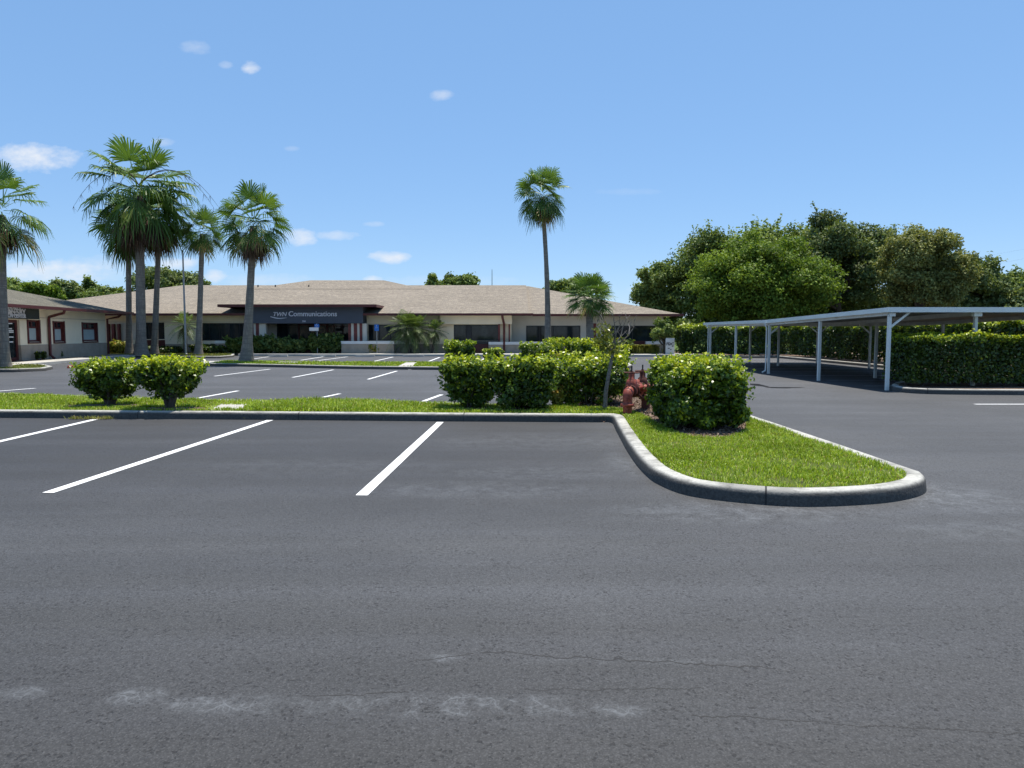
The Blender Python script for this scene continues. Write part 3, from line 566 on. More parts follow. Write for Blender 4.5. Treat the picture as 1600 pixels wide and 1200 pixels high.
def hedge(name, x0, x1, y0, y1, h, label, mat='hedge', dens=700, leaf=.09, z0=.13, seed=1, rot=0, new=.4, faces='LRFBT', wob=.12, foot=.12):
    rng = np.random.default_rng(seed); root = thing(name, ((x0+x1)/2, (y0+y1)/2, z0), label, 'hedge')
    lx, ly = x1-x0, y1-y0; A = {'L': ly*h, 'R': ly*h, 'F': lx*h, 'B': lx*h, 'T': lx*ly}; Ps = []; Ns = []; vs = []
    for f in faces:
        n = int(A[f]*dens); a = rng.random(n); b = rng.random(n); dp = rng.random(n)**1.6*.42
        if f in 'LR': x = np.full(n, x0) if f == 'L' else np.full(n, x1); sx = 1 if f == 'L' else -1; y = y0+a*ly; z = foot+b*(h-foot); nrm = np.tile([-sx, 0, 0.], (n, 1)); wb = wob*(np.sin(y*2.3+z*2)+.6*np.sin(y*5.1-z*4+1)); x = x+sx*(dp+wb*.5)
        elif f in 'FB': y = np.full(n, y0) if f == 'F' else np.full(n, y1); sy = 1 if f == 'F' else -1; x = x0+a*lx; z = foot+b*(h-foot); nrm = np.tile([0, -sy, 0.], (n, 1)); wb = wob*(np.sin(x*2.3+z*2)+.6*np.sin(x*5.1-z*4+1)); y = y+sy*(dp+wb*.5)
        else: x = x0+a*lx; y = y0+b*ly; z = h-dp*.8; nrm = np.tile([0, 0, 1.], (n, 1))
        z = z+wob*.55*(np.sin(x*1.7+y*1.9)+.6*np.sin(x*4.3-y*3.7))*(z/h); z = z+(rng.random(n) < .05)*rng.random(n)*.14*(f == 'T')
        Ps.append(np.stack([x, y, z0+z], 1)); Ns.append(nrm+rng.normal(size=(n, 3))*.8+[0, 0, .3])
        vs.append(.36+.16*rng.normal(size=n)+new*np.clip((z/h-.80)/.2, 0, 1.2)*rng.uniform(.4, 1.3, n)*(1-dp))
    V, F = leafgeo(np.concatenate(Ps), np.concatenate(Ns), leaf*1.25, leaf*.8, rng); fastmesh('foliage', V, F, mat, root, np.concatenate(vs))
    mb = MB(); k = int(max(lx, ly)/.45)
    for i in range(k):
        s = (i+.5)/k; b = Vector((x0+lx*s, (y0+y1)/2, z0-.02)) if lx > ly else Vector(((x0+x1)/2, y0+ly*s, z0-.02))
        for q in range(3): mb.tube([b, b+Vector((rng.normal()*.25, rng.normal()*.25, h*.85))], [.03, .012], 5)
    mb.build('stems', 'bark', root); return root

def tree(name, px, Y, pl, pr, pt, pb, label, mat, group=None, seed=1, n=30000, leaf=.2, nclump=60, base=None, flat=.8, depth=.8, open_=.0, irregular=.25, cat='tree', low=False):
    rng = np.random.default_rng(seed); x0, x1 = XA(pl, Y), XA(pr, Y); zt, zb = ZA(pt, Y), max(ZA(pb, Y), .3); cx = (x0+x1)/2; rx = (x1-x0)/2; ry = rx*depth; rz = (zt-zb)/2; cz = (zt+zb)/2
    bx = XA(px, Y); root = thing(name, (bx, Y, 0), label, cat, group)
    C = unit(rng.normal(size=(nclump, 3))); C[:, 2] = C[:, 2] if low else np.where(C[:, 2] < -.35, -C[:, 2]*.6, C[:, 2]); rr = rng.uniform(.12, .92, nclump)**.6; C = C*rr[:, None]
    cr = rng.uniform(.18, .30, nclump)*(1+irregular*rng.normal(size=nclump)*.5); cr = np.clip(cr, .1, .42)
    over = np.linalg.norm(C, axis=1)+cr*.9; C = C/np.maximum(over, 1)[:, None]*(1+irregular*.12*rng.normal(size=nclump))[:, None]
    wts = cr**2; wts /= wts.sum(); idx = rng.choice(nclump, n, p=wts); D = unit(rng.normal(size=(n, 3))); D[:, 2] = D[:, 2]*.8+.12
    lm = lumps(rng, 16); r = cr[idx]*(rng.random(n)**.5)*(1+1.5*lm(unit(D+.2*C[idx]))); Q = C[idx]+D*r[:, None]*np.array([1, 1, .85])
    P = np.stack([cx+Q[:, 0]*rx, Y+Q[:, 1]*ry, cz+Q[:, 2]*rz], 1)
    P += rng.normal(size=P.shape)*leaf*.6
    cv = rng.normal(size=nclump)*.15; var = .45+.18*rng.normal(size=n)+cv[idx]
    ns_ = min(90, nclump); ci = rng.choice(nclump, ns_); dd_ = unit(C[ci]+rng.normal(size=(ns_, 3))*.35+[0, 0, .25]); st_ = (C[ci]+dd_*cr[ci][:, None]*.8); S_ = np.linspace(0, 1, 22); jj = np.array([cx, Y, cz])+(st_[:, None, :]+dd_[:, None, :]*(S_*.16)[None, :, None])*np.array([rx, ry, rz]); jj = jj.reshape(-1, 3)+rng.normal(size=(ns_*22, 3))*leaf*.55
    P = np.concatenate([P, jj]); D = np.concatenate([D, np.repeat(dd_, 22, 0)]); var = np.concatenate([var, .5+.15*rng.normal(size=len(jj))]); n = len(P)
    V, F = leafgeo(P, D+rng.normal(size=(n, 3))*.8+[0, 0, .35], leaf*1.2, leaf*.85, rng); fastmesh('crown', V, F, mat, root, var)
    mb = MB(); tr = max(.12, rx*.06); top = Vector((cx, Y, cz-rz*.2)); b = Vector((bx, Y, -.05)); fork = b.lerp(top, .55)
    mb.tube([b, b.lerp(fork, .15)+Vector((0,0,0)), fork, top], [tr*1.35, tr, tr*.8, tr*.45], 9)
    order = np.argsort(-cr)[:16]
    for i in order:
        e = Vector((cx+C[i, 0]*rx, Y+C[i, 1]*ry, cz+C[i, 2]*rz)); s = fork.lerp(top, rng.uniform(0, .8)); m = s.lerp(e, .5)+Vector((rng.normal()*.2, rng.normal()*.2, rng.uniform(-.3, .5)))
        mb.tube([s, m, e], [tr*.42, tr*.28, tr*.1], 6)
    mb.build('trunk', 'bark', root); return root

def fan_frond(V, F, var, o, az, el, pet, fl, rng, seg=26, droop=.35, v0=.5, spread=100, fold=.25):
    """one fan leaf: arching petiole, then a pleated fan whose tips hang"""
    d = np.array([math.cos(az)*math.cos(el), math.sin(az)*math.cos(el), math.sin(el)]); sd = np.array([-math.sin(az), math.cos(az), 0.]); up = np.cross(sd, d); up = up if up[2] >= 0 else -up
    tw = rng.normal()*.35; sd, up = sd*math.cos(tw)+up*math.sin(tw), up*math.cos(tw)-sd*math.sin(tw)
    hub = o+d*pet+np.array([0, 0, -.10*pet*math.cos(el)]); w = .022+.01*pet/2
    def q(a, b, c, e, vv): F.append([len(V), len(V)+1, len(V)+2, len(V)+3]); V.extend([a, b, c, e]); var.append(vv)
    mid = o+d*pet*.5+np.array([0, 0, .03*pet]); q(o-sd*w, o+sd*w, mid+sd*w*.8, mid-sd*w*.8, v0*.8+.1); q(mid-sd*w*.8, mid+sd*w*.8, hub+sd*w*.5, hub-sd*w*.5, v0*.8+.1)
    d2 = unit(d-np.array([0, 0, .35*max(0., math.cos(el))])); 
    for k in range(seg):
        a = (k/(seg-1)*2-1)*R(spread); ln = fl*(1-.28*(abs(a)/R(spread))**1.5)*rng.uniform(.9, 1.08)
        dr = d2*math.cos(a)+sd*math.sin(a); dr = dr+up*fold*(abs(math.sin(a)))*.5; dr = dr/np.linalg.norm(dr)
        pw = ln*math.sin(R(spread)/(seg-1))*1.5; sv = np.cross(dr, up); sv = sv/max(1e-6, np.linalg.norm(sv)); tilt = up*(.35 if k%2 else -.35)
        g = np.array([0, 0, -1.])*droop*ln
        p1 = hub+dr*ln*.55+g*.10; p2 = hub+dr*ln*.80+g*.38+rng.normal(size=3)*.02*fl; p3 = hub+dr*ln*.95+g*(1.0+.3*rng.random())+rng.normal(size=3)*.04*fl
        s1 = (sv+tilt)*pw*.30; s2 = (sv+tilt)*pw*.20; vv = v0+rng.normal()*.08
        q(hub-s1*.1, hub+s1*.1, p1+s1, p1-s1, vv); q(p1-s1, p1+s1, p2+s2, p2-s2, vv); q(p2-s2, p2+s2, p3+s2*.12, p3-s2*.12, vv)
def fan_palm(px, pyb, Y, ptop, pcx, pcy, rad, label, tw0, tw1, z0=0.0, seed=1, nf=34, skirt=.5, old=.3, stalks=0, droop=.38, elmin=-55, bend=0, name='fan_palm', group='fan palms of the parking lot', hang=1.0, fl=.62):
    """pcx, pcy: where the crown's heart shows; rad in metres; tw0, tw1: trunk radius at base and top"""
    rng = np.random.default_rng(seed); b = G(px, pyb) if Y is None else Vector((XA(px, Y, pyb), Y, 0)); Y = b.y
    hz = ZA(pcy, Y); hx = XA(pcx, Y, pcy); root = thing(name, (b.x, Y, z0), label, 'palm tree', group)
    n = 26; pts = []; rads = []
    for i in range(n):
        s = i/(n-1); x = b.x+(hx-b.x)*s+bend*math.sin(math.pi*s); z = z0-.05+(hz-z0-.22*rad*.6+.05)*s
        fl_ = math.exp(-s*(hz-z0)/.55)*.75; pts.append((x, Y, z)); rads.append((tw0+(tw1-tw0)*min(1, s*1.6))*(1+fl_)*(1+.02*rng.normal()))
    MB().tube(pts, rads, 14).build('trunk', 'palm', root)
    V = []; F = []; var = []; o0 = np.array([hx, Y, hz])
    for i in range(nf):
        s = (i+.5)/nf; el = R(82-(82-elmin)*s**.85+rng.normal()*5); az = i*2.39996+rng.normal()*.2
        o = o0+np.array([math.cos(az)*tw1*.8, math.sin(az)*tw1*.8, .25-.6*s]); v0 = .62-.22*s+rng.normal()*.09
        if s > 1-old*.35 and rng.random() < .6: v0 = .93
        f_ = rad*(1-.08*s)*rng.uniform(.88, 1.08); fan_frond(V, F, var, o, az, el, f_*(1-fl), f_*fl, rng, 26, droop*(.35+.8*s)*rng.uniform(.6, 1.3), v0, rng.uniform(85, 120))
    fastmesh('crown', np.array(V), np.array(F), 'fan', root, np.array(var))
    if skirt:
        V = []; F = []; var = []
        for i in range(int(26*skirt)+8):
            az = i*2.39996; el = R(rng.uniform(-88, -58)); o = o0+np.array([math.cos(az)*tw1, math.sin(az)*tw1, -.25-skirt*.5*rng.random()]); f_ = rad*(.35+.45*min(1, skirt))*rng.uniform(.7, 1.15)
            fan_frond(V, F, var, o, az, el, f_*.35, f_*.65, rng, 16, .25, rng.uniform(.1, .8), 42)
        fastmesh('dead_fronds', np.array(V), np.array(F), 'dead', root, np.array(var))
    if stalks:
        mb = MB()
        for i in range(stalks):
            az = rng.uniform(0, 6.28) if i > 1 else (math.pi*.97 if i else .05); l = rad*rng.uniform(1.1, 1.45); p = []
            for k in range(9): s = k/8; p.append((hx+math.cos(az)*l*s, Y+math.sin(az)*l*s*.6, hz+.3+l*(.95*s-1.25*s*s)))
            mb.tube(p, [.03*(1-.75*k/8) for k in range(9)], 5)
            for k in range(5, 9):
                for q in range(5): mb.tube([p[k], (p[k][0]+rng.normal()*.12, p[k][1]+rng.normal()*.12, p[k][2]-rng.uniform(.2, .6))], [.007, .003], 4)
        mb.build('flower_stalks', 'stem', root)
    return root
def feather_palm(px, pyb, Y, pcy, rad, label, seed=1, nf=26, trunks=((0, 0),), tr=.08, name='feather_palm', group=None, z0=.12, elmin=-40, hang=.55, dead=8, cat='palm', heads=None):
    rng = np.random.default_rng(seed); bx = XA(px, Y); root = thing(name, (bx, Y, z0), label, cat, group); mb = MB(); V = []; F = []; var = []; hz = ZA(pcy, Y); DV = []; DF = []; DVar = []
    for ti, (dx, dz) in enumerate(trunks):
        top = Vector((bx+dx, Y+.1*ti, hz+dz)); b = Vector((bx+dx*.25, Y, z0-.05)); mb.tube([b, b.lerp(top, .5)+Vector((dx*.15, 0, 0)), top], [tr*1.2, tr, tr*1.1], 9)
        def fr(V, F, var, az, el, L_, hg, vb):
            d = np.array([math.cos(az), math.sin(az), 0.]); pts = []
            for k in range(13):
                s = k/12; pts.append(np.array(top)+d*L_*math.cos(el)*s+np.array([0, 0, L_*(math.sin(el)*s-hg*s*s)]))
            sd = np.array([-d[1], d[0], 0.])
            for k in range(1, 13):
                tdir = unit(pts[k]-pts[k-1]); upv = np.cross(tdir, sd); upv = upv if upv[2] > 0 else -upv
                F.append([len(V)+i for i in range(4)]); V.extend([pts[k-1]-sd*.012, pts[k-1]+sd*.012, pts[k]+sd*.009, pts[k]-sd*.009]); var.append(vb)
                if k < 3: continue
                for h_ in (0, .5):
                    p = pts[k-1]+(pts[k]-pts[k-1])*h_; ln = L_*.30*math.sin(math.pi*(.12+.80*k/12))*rng.uniform(.85, 1.1)
                    for sg in (-1, 1):
                        dr = unit(sd*sg*.95+tdir*.65+upv*.22+np.array([0, 0, -.2])); wv = tdir*.016; m = p+dr*ln*.6; e = p+dr*ln+np.array([0, 0, -.18*ln])
                        F.append([len(V)+i for i in range(4)]); V.extend([p-wv*.5, p+wv*.5, m+wv, m-wv]); F.append([len(V)+i for i in range(4)]); V.extend([m-wv, m+wv, e+wv*.2, e-wv*.2]); vv = vb+rng.normal()*.12; var += [vv, vv]
        for i in range(nf): s = (i+.5)/nf; fr(V, F, var, i*2.39996+ti, R(80-(80-elmin)*s), rad*rng.uniform(.85, 1.1), hang*(.4+.7*s), .55-.2*s+rng.normal()*.1)
        for i in range(dead): fr(DV, DF, DVar, i*2.39996, R(-62+rng.normal()*8), rad*rng.uniform(.45, .7), .3, .5)
    fastmesh('crown', np.array(V), np.array(F), 'feather', root, np.array(var))
    if dead: fastmesh('dead_fronds', np.array(DV), np.array(DF), 'dead', root, np.array(DVar))
    mb.build('trunk', 'bark', root); return root
exec_marker = 0
# ------------------------------------------------------------------ bushes of the near median
def bpx(name, pl, pr, pt, pb, label, pcx=None, d=None, **k):
    c = G((pl+pr)/2 if pcx is None else pcx, pb, .14); Y = c.y; x0, x1 = XA(pl, Y), XA(pr, Y); w = x1-x0
    return bush(name, (x0+x1)/2, Y, w, d or w*.9, ZA(pt, Y-(.0), 800)-.13, label, **k)
GB = 'clipped bushes on the grass median'
bpx('bush', 125, 210, 565, 632, 'leafy green bush with a dark stump, leftmost on the grass median', n=11500, leaf=.064, taper=.58, tstart=.6, foot=.07, box=4.5, seed=11, new=.45, group=GB, stems=9, stemr=.045, rootspread=.07, sprigs=45)
bpx('bush', 214, 309, 562, 637, 'yellow-topped vase shaped bush with forked bare stems, second from the left on the median', n=10000, leaf=.064, taper=.42, tstart=.68, foot=.14, box=4.2, seed=12, new=.62, group=GB, stems=9, stemr=.045, rootspread=.06, sprigs=60)
bpx('bush', 690, 774, 561, 636, 'leftmost bush of the joined middle clump, with bare stems showing', n=13500, leaf=.064, taper=.72, tstart=.45, foot=.06, box=8, seed=13, new=.45, group=GB, rootspread=.12)
bpx('bush', 764, 866, 560, 638, 'middle bush of the joined clump, second left of the sapling', n=14500, leaf=.064, taper=.8, tstart=.45, foot=.02, box=8, seed=14, new=.45, group=GB, rootspread=.15)
bpx('bush', 852, 984, 554, 629, 'wide boxy green bush behind the thin sapling, right end of the joined clump', n=17000, leaf=.065, taper=.8, tstart=.4, foot=.02, box=6, seed=15, new=.55, group=GB, rootspread=.4, clumps=60, d=1.6, stems=10)
bpx('bush', 1029, 1152, 563, 664, 'large boxy green bush over mulch, right of the red pipes', n=36000, leaf=.06, taper=1.0, tstart=.3, foot=.01, box=12, seed=16, new=.5, group=GB, rootspread=.35, clumps=75, d=1.6, stems=12, sprigs=100)
bpx('shrub', 858, 882, 606, 634, 'small shrub with reddish yellow leaves in front of the joined clump of bushes', n=900, leaf=.05, mat='croton', box=2.5, seed=17, stems=4, sprigs=10, stemr=.01)
# bushes of the second median
G2 = 'low bushes on the far median'
bpx('bush', 694, 741, 534, 566, 'round feathery green bush on the far median, before the left end of the storefront window', n=5000, leaf=.10, box=2.6, seed=21, group=G2, taper=.6, new=.4, stems=5)
bpx('bush', 752, 788, 543.5, 565, 'small flat topped bush on the far median, beneath the red downspout', n=3500, leaf=.08, box=5, seed=22, group=G2, taper=.7, new=.55, stems=4, sprigs=0)
bpx('bush', 811, 868, 535, 567, 'rounded dark green bush on the far median, right of the small flat topped one', n=6000, leaf=.09, box=3, seed=23, group=G2, taper=.8, new=.45, stems=5, sprigs=10)
bpx('bush', 850, 906, 531, 563, 'loose bright green bush on the far median behind the rounded dark one', n=5000, leaf=.12, box=2.4, seed=24, group=G2, taper=.7, new=.55, stems=5)
bpx('bush', 900, 958, 532, 565, 'loose bright green bush on the far median in front of the short fan palm', n=5500, leaf=.12, box=2.4, seed=25, group=G2, taper=.7, new=.6, stems=5)
bpx('bush', 928, 984, 541, 572, 'yellow-green bush on the far median, just behind the wide boxy hedge bush', n=5500, leaf=.11, box=2.6, seed=26, group=G2, taper=.8, new=.75, stems=5)
bpx('shrub', 862, 884, 551, 568, 'small orange leaved shrub at the foot of the rounded dark bush', n=500, leaf=.10, mat='croton', box=2, seed=27, stems=3, sprigs=0)
# shrubs at the buildings
def shrub(pl, pr, pt, Y, label, mat='feather', **k):
    x0, x1 = XA(pl, Y), XA(pr, Y); kk = dict(n=2600, leaf=.16, box=2.5, taper=.8, new=.2, stems=4, sprigs=8, z0=.12, d=(x1-x0)*.7, cat='shrub'); kk.update(k); d = kk.pop('d')
    return bush('shrub', (x0+x1)/2, Y, x1-x0, d, ZA(pt, Y)-.12, label, mat=mat, **kk)
shrub(168, 201, 533.5, 50.0, 'pale yellow-green shrub in the corner between the two buildings', 'croton', new=0)
shrub(226, 282, 541, 50.9, 'low dark hedge shrub under the dark window beside the palm trunks', 'hedge', new=0, n=2500, box=5, sprigs=0)
shrub(300, 362, 538, 50.9, 'low dark shrub by the flagpole under the long window', 'hedge', new=0, n=2500, box=4, sprigs=0)
shrub(355, 405, 529, 50.7, 'dark spiky shrub in front of the low wall left of the entrance', n=3000, leaf=.24)
shrub(388, 432, 526, 50.75, 'dark spiky shrub behind the stout palm trunk left of the entrance', n=3000, leaf=.24)
shrub(426, 482, 530, 50.7, 'wide low dark shrub left of the entrance doors', n=3400, leaf=.22)
shrub(483, 534, 523, 50.7, 'tall dark green shrub right of the entrance doors', n=3600, leaf=.24)
shrub(575, 592, 537, 50.55, 'small reddish shrub in front of the pale low wall', 'croton', n=500, leaf=.12, new=0, sprigs=0)
shrub(943, 990, 531, 49.8, 'round dark green shrub below the right hand window', 'hedge', n=2600, new=.1)
for i, (a, b, l) in enumerate(((984, 1008, 'tuft of tall pale grass beside the round dark shrub'), (1005, 1032, 'tuft of tall pale grass left of the white lettered sign'))):
    Y = 49.6; nn = 900; rng = np.random.default_rng(60+i); x0, x1 = XA(a, Y), XA(b, Y); root = thing('ornamental_grass', ((x0+x1)/2, Y, .12), l, 'grass tuft', 'ornamental grass tufts')
    az = rng.uniform(0, 6.28, nn); B = np.column_stack([rng.normal((x0+x1)/2, (x1-x0)*.16, nn), rng.normal(Y, .2, nn), np.full(nn, .12)]); D = np.column_stack([np.cos(az), np.sin(az), 0*az]); hh = rng.uniform(.4, .8, nn)[:, None]
    Sd = np.column_stack([-np.sin(az), np.cos(az), 0*az])*.02; m = B+D*hh*.25+np.array([0,0,.8])*hh; T = B+D*hh*.75+np.array([0,0,.85])*hh; V = np.stack([B-Sd, B+Sd, m+Sd, m-Sd, T-Sd*.1, T+Sd*.1], 1).reshape(-1, 3)
    o = np.arange(nn)[:, None]*6; F = np.concatenate([o+np.array([0,1,2,3]), o+np.array([3,2,5,4])]); vv = rng.uniform(.2, .8, nn); fastmesh('blades', V, F, 'grass_dry', root, np.concatenate([vv, vv]))
for i, (px, l) in enumerate(((57, 'tiny dark shrub at the wall foot left of the red downspout'), (67, 'tiny dark shrub right beside the red downspout foot'), (92, 'tiny dark shrub under the middle window of the left wing'), (103, 'tiny dark shrub at the wall foot, right of the middle window'))):
    Y = 38.5+(px-57)*.085; shrub(px-4, px+4, 549.5-(.03*(px-57)), Y, l, 'hedge', n=300, leaf=.08, new=0, stems=2, sprigs=0)
# hedges at the carport
hy = G(1408, 603).y
hedge('hedge', 10.8, 19.6, 19.15, 20.6, 1.40, 'thick square clipped hedge in the kerbed bed at the near end of the carport', dens=1500, leaf=.075, seed=31, faces='LFTR', new=.6, wob=.10)
hedge('hedge', 17.5, 19.4, 25.4, 45.0, 1.92, 'long tall hedge running behind the carport', dens=520, leaf=.12, seed=32, faces='LFT', new=.55, wob=.2)
hedge('hedge', 18.6, 24.5, 19.5, 25.0, 2.35, 'bright tall hedge behind the near clipped hedge at the right edge', dens=520, leaf=.11, seed=35, faces='LFT', new=.6, wob=.22)
hedge('hedge', 11.0, 17.8, 45.8, 47.6, 1.85, 'hedge closing the far end of the carport, left part lit', dens=420, leaf=.14, seed=33, faces='LFT', new=.55, wob=.25)
# trees
GT = 'trees behind the carport'
tree('tree', 1035, 66, 984, 1085, 404, 520, 'fine leaved tree rising just right of the main building roof corner', 'midtree', GT, 41, 22000, .22, 46, low=True)
tree('tree', 1120, 64, 1035, 1235, 350, 520, 'mid green tree whose top rises behind the bright leafy tree', 'midtree', GT, 42, 38000, .23, 80, low=True)
tree('tree', 1187, 53, 1075, 1306, 364, 535, 'bright green leafy tree with a broad crown right above the carport', 'leafy', GT, 43, 70000, .17, 110, depth=.75, low=True)
tree('tree', 1315, 61, 1205, 1402, 326, 500, 'tallest dark oak with sky showing between its bare limbs', 'oak', GT, 44, 42000, .22, 62, irregular=.35, low=True)
tree('tree', 1215, 70, 1100, 1330, 334, 520, 'dark tree filling in behind the bright leafy tree and the oak', 'midtree', GT, 52, 34000, .27, 80, low=True)
tree('tree', 1425, 52, 1362, 1512, 347, 500, 'brownish olive tree with thin foliage right of the dark oak', 'olive', GT, 45, 48000, .16, 95, low=True)
tree('tree', 1490, 64, 1415, 1566, 366, 515, 'dark green tree right of the brownish one', 'oak', GT, 46, 30000, .24, 60, low=True)
tree('tree', 1575, 66, 1510, 1640, 418, 515, 'dark lower tree at the right edge of the view', 'midtree', GT, 47, 24000, .24, 50, low=True)
tree('tree', 1240, 68, 1130, 1400, 430, 521, 'dark undergrowth tree in the gap below the tall oak', 'oak', GT, 48, 26000, .3, 70, low=True)
tree('tree', 1450, 68, 1380, 1700, 440, 521, 'dark undergrowth tree below the brownish one', 'oak', GT, 49, 30000, .3, 80, low=True)
tree('tree', 1040, 49.2, 1009, 1066, 498, 549, 'small layered tree under the right roof corner beside the lettered sign', 'midtree', None, 51, 3800, .13, 15, open_=.3)
GF = 'trees behind the buildings'
tree('tree', 705, 88, 686, 748, 427, 470, 'round topped tree above the roof ridge, right of centre', 'midtree', GF, 61, 9000, .3, 26)
tree('tree', 675, 86, 662, 688, 430, 468, 'small tree top peeping over the ridge, left of the rounder one', 'midtree', GF, 62, 4500, .28, 14)
tree('tree', 890, 84, 848, 950, 436, 480, 'tree top showing behind the main roof beside the tall palm trunk', 'midtree', GF, 63, 10000, .3, 30)
tree('tree', 262, 86, 190, 332, 420, 485, 'wide dark tree top behind the roof, seen through the palm trunks', 'oak', GF, 64, 16000, .32, 40)
tree('tree', 170, 84, 128, 205, 449, 490, 'low green tree behind the roof valley, left of the palm trunks', 'midtree', GF, 65, 9000, .3, 26)
tree('tree', 142, 90, 126, 160, 434, 482, 'slim pointed tree top in the row over the left wing', 'midtree', GF, 66, 5000, .3, 14)
tree('tree', 105, 86, 78, 134, 436, 484, 'grey-green bushy tree in the row over the left wing', 'oak', GF, 67, 9000, .3, 24)
tree('tree', 62, 80, 28, 96, 442, 480, 'bright yellow-green tree in the row over the left wing', 'leafy', GF, 68, 10000, .28, 26)
tree('tree', 10, 88, -40, 52, 436, 480, 'dark tree at the far left behind the left wing roof', 'midtree', GF, 69, 9000, .3, 26)
rng = np.random.default_rng(77); n = 26000; px_ = rng.uniform(5, 95, n); hh_ = 5.5+1.2*np.sin(px_*.21)+.9*np.sin(px_*.6+2); Pt = np.column_stack([px_, rng.normal(104, 2.2, n), rng.random(n)**.7*hh_])
V, F = leafgeo(Pt, rng.normal(size=Pt.shape)+[0,-.6,.5], .55, .42, rng); tag(fastmesh('treeline', V, F, 'oak', None, .5+.2*rng.normal(size=n)), kind='stuff')
# palms
fan_palm(8, 578, None, 255, 2, 326, 2.2, 'fan palm on the small kerbed island, cut by the left edge of the view', .17, .13, .13, 81, nf=24, skirt=.6, elmin=-58, droop=.55, fl=.52)
fan_palm(221, 557, 47.0, 205, 217, 296, 3.8, 'tallest palm of the left group, with the thickest trunk in the middle', .31, .27, .13, 82, nf=36, skirt=1.2, elmin=-58, stalks=6, droop=.52, fl=.54)
fan_palm(202, 556, 49.0, 300, 200, 350, 2.5, 'thin palm just left of the thick middle trunk, its crown hidden in the taller one', .20, .17, .13, 83, nf=26, skirt=.9, elmin=-65)
fan_palm(241, 555, 49.2, 290, 249, 338, 2.6, 'thin palm just right of the thick middle trunk, leaning slightly right', .21, .17, .13, 84, nf=28, skirt=.9, elmin=-65)
fan_palm(310, 555.5, 48.0, 318, 316, 360, 1.75, 'small crowned palm between the flagpole and the stout palm', .20, .16, .13, 85, nf=28, skirt=.5, elmin=-55)
fan_palm(385, 564.5, 36.6, 292, 396, 345, 2.0, 'stout palm with a flared base on the far median, left of the lettered fascia', .25, .17, .13, 86, nf=34, skirt=.9, elmin=-58, droop=.5, fl=.54)
fan_palm(856, 558, 46.0, 253, 847, 302, 1.95, 'very tall slender palm standing alone with a curved trunk', .21, .14, .12, 87, nf=40, skirt=.75, elmin=-64, bend=.12, droop=.46, fl=.56)
fan_palm(922, 557, 45.5, 418, 921, 463, 1.72, 'short fan palm with a brown skirt before the right half of the building', .26, .22, .12, 88, nf=34, skirt=.35, elmin=-38, droop=.2)
# its hanging brown skirt is broad: extra bunches are inside dead_fronds
feather_palm(289, 556, 50.0, 508, 1.35, 'small feathery palm with pale drooping fronds beside the flagpole', 91, nf=24, dead=8, tr=.13)
feather_palm(641, 553, 50.6, 513, 1.75, 'multi stemmed feathery palm in front of the wall right of the pale low wall', 92, nf=40, trunks=((-.25, 0), (.35, -.1)), dead=5, tr=.09, hang=.6)
feather_palm(672, 553, 50.9, 517, 1.25, 'smaller darker feathery palm leaning out right of the multi stemmed one', 93, nf=24, trunks=((.35, 0),), dead=6, tr=.08)
feather_palm(131, 553, 46.6, 545, .95, 'low trunkless palm shrub under the right window of the left wing', 94, nf=26, dead=0, tr=.1, hang=.4, elmin=-5)
# sapling
c = G(945, 638, .14); Y = c.y; root = thing('sapling', (c.x, Y, .13), 'thin leaning sapling with bare pale twigs in front of the boxy bush', 'young tree')
def SP(px, py, dy=0): return AT(px, py, Y+dy)
mb = MB(); mb.tube([Vector((c.x, Y, .1)), SP(947, 610), SP(952, 580), SP(957, 555), SP(960, 540)], [.048, .040, .036, .03, .022], 9)
mb.build('trunk', 'palebark', root)
mb = MB(); rng = np.random.default_rng(4)
for pts in ([(960,540),(957,525),(948,510),(940,497),(936,488)], [(960,540),(962,522),(960,505),(957,492)], [(960,540),(972,533),(982,524),(990,512),(991,502)], [(961,538),(970,526),(973,512),(979,498)], [(962,522),(969,508),(968,497)], [(957,525),(945,520),(938,509),(933,504)], [(982,524),(984,512),(981,504)], [(958,548),(948,540),(942,528)]):
    q = [SP(a, b, rng.normal()*.08*i) for i, (a, b) in enumerate(pts)]; mb.tube(q, [.016*(1-.8*i/(len(q)-1)) for i in range(len(q))], 6)
    for p in q[1:]:
        for k in range(3): mb.tube([p, p+Vector((rng.normal()*.06, rng.normal()*.06, rng.uniform(.02, .13)))], [.005, .003], 4)
mb.build('twigs', 'palebark', root)
Pl = np.concatenate([np.array(SP(x, y))+rng.normal(size=(k, 3))*[s, .10, s] for x, y, k, s in ((943,528,110,.09),(944,515,80,.07),(950,545,130,.10),(938,535,60,.06),(957,548,60,.07),(970,538,25,.08))])
V, F = leafgeo(Pl, rng.normal(size=Pl.shape)+[0,0,.5], .075, .045, rng); fastmesh('foliage', V, F, 'croton', root, rng.random(len(F))*.35)

# ------------------------------------------------------------------ fire pipes
c = G(982, 647, .14); A0 = Vector((c.x-.02, c.y, .137)); dx = Vector((.50, .92, 0)); L_ = dx.length; ax = dx/L_
root = thing('backflow_preventer', A0, 'rusty red fire main pipework with two valve stems standing in mulch between bushes', 'fire pipes')
def PA(t, z=0, s=0): return A0+dx*t+Vector((0, 0, z*.86))+Vector((ax.y, -ax.x, 0))*s
MB().tube([PA(0, -.05), PA(0, .30), PA(0, .38), PA(.03, .45), PA(.10, .475), PA(.2, .475)], [.082, .082, .088, .095, .09, .085], 18).build('riser_pipe', 'pipe', root)
MB().lathe(PA(0, .17), [(0,0),(.125,0),(.125,.045),(.085,.05),(.085,.09)], n=20).build('flange', 'pipe', root)
MB().tube([PA(1, -.05), PA(1, .30), PA(1, .38), PA(.97, .45), PA(.90, .475), PA(.8, .475)], [.082, .082, .088, .095, .09, .085], 18).build('riser_pipe', 'rust', root)
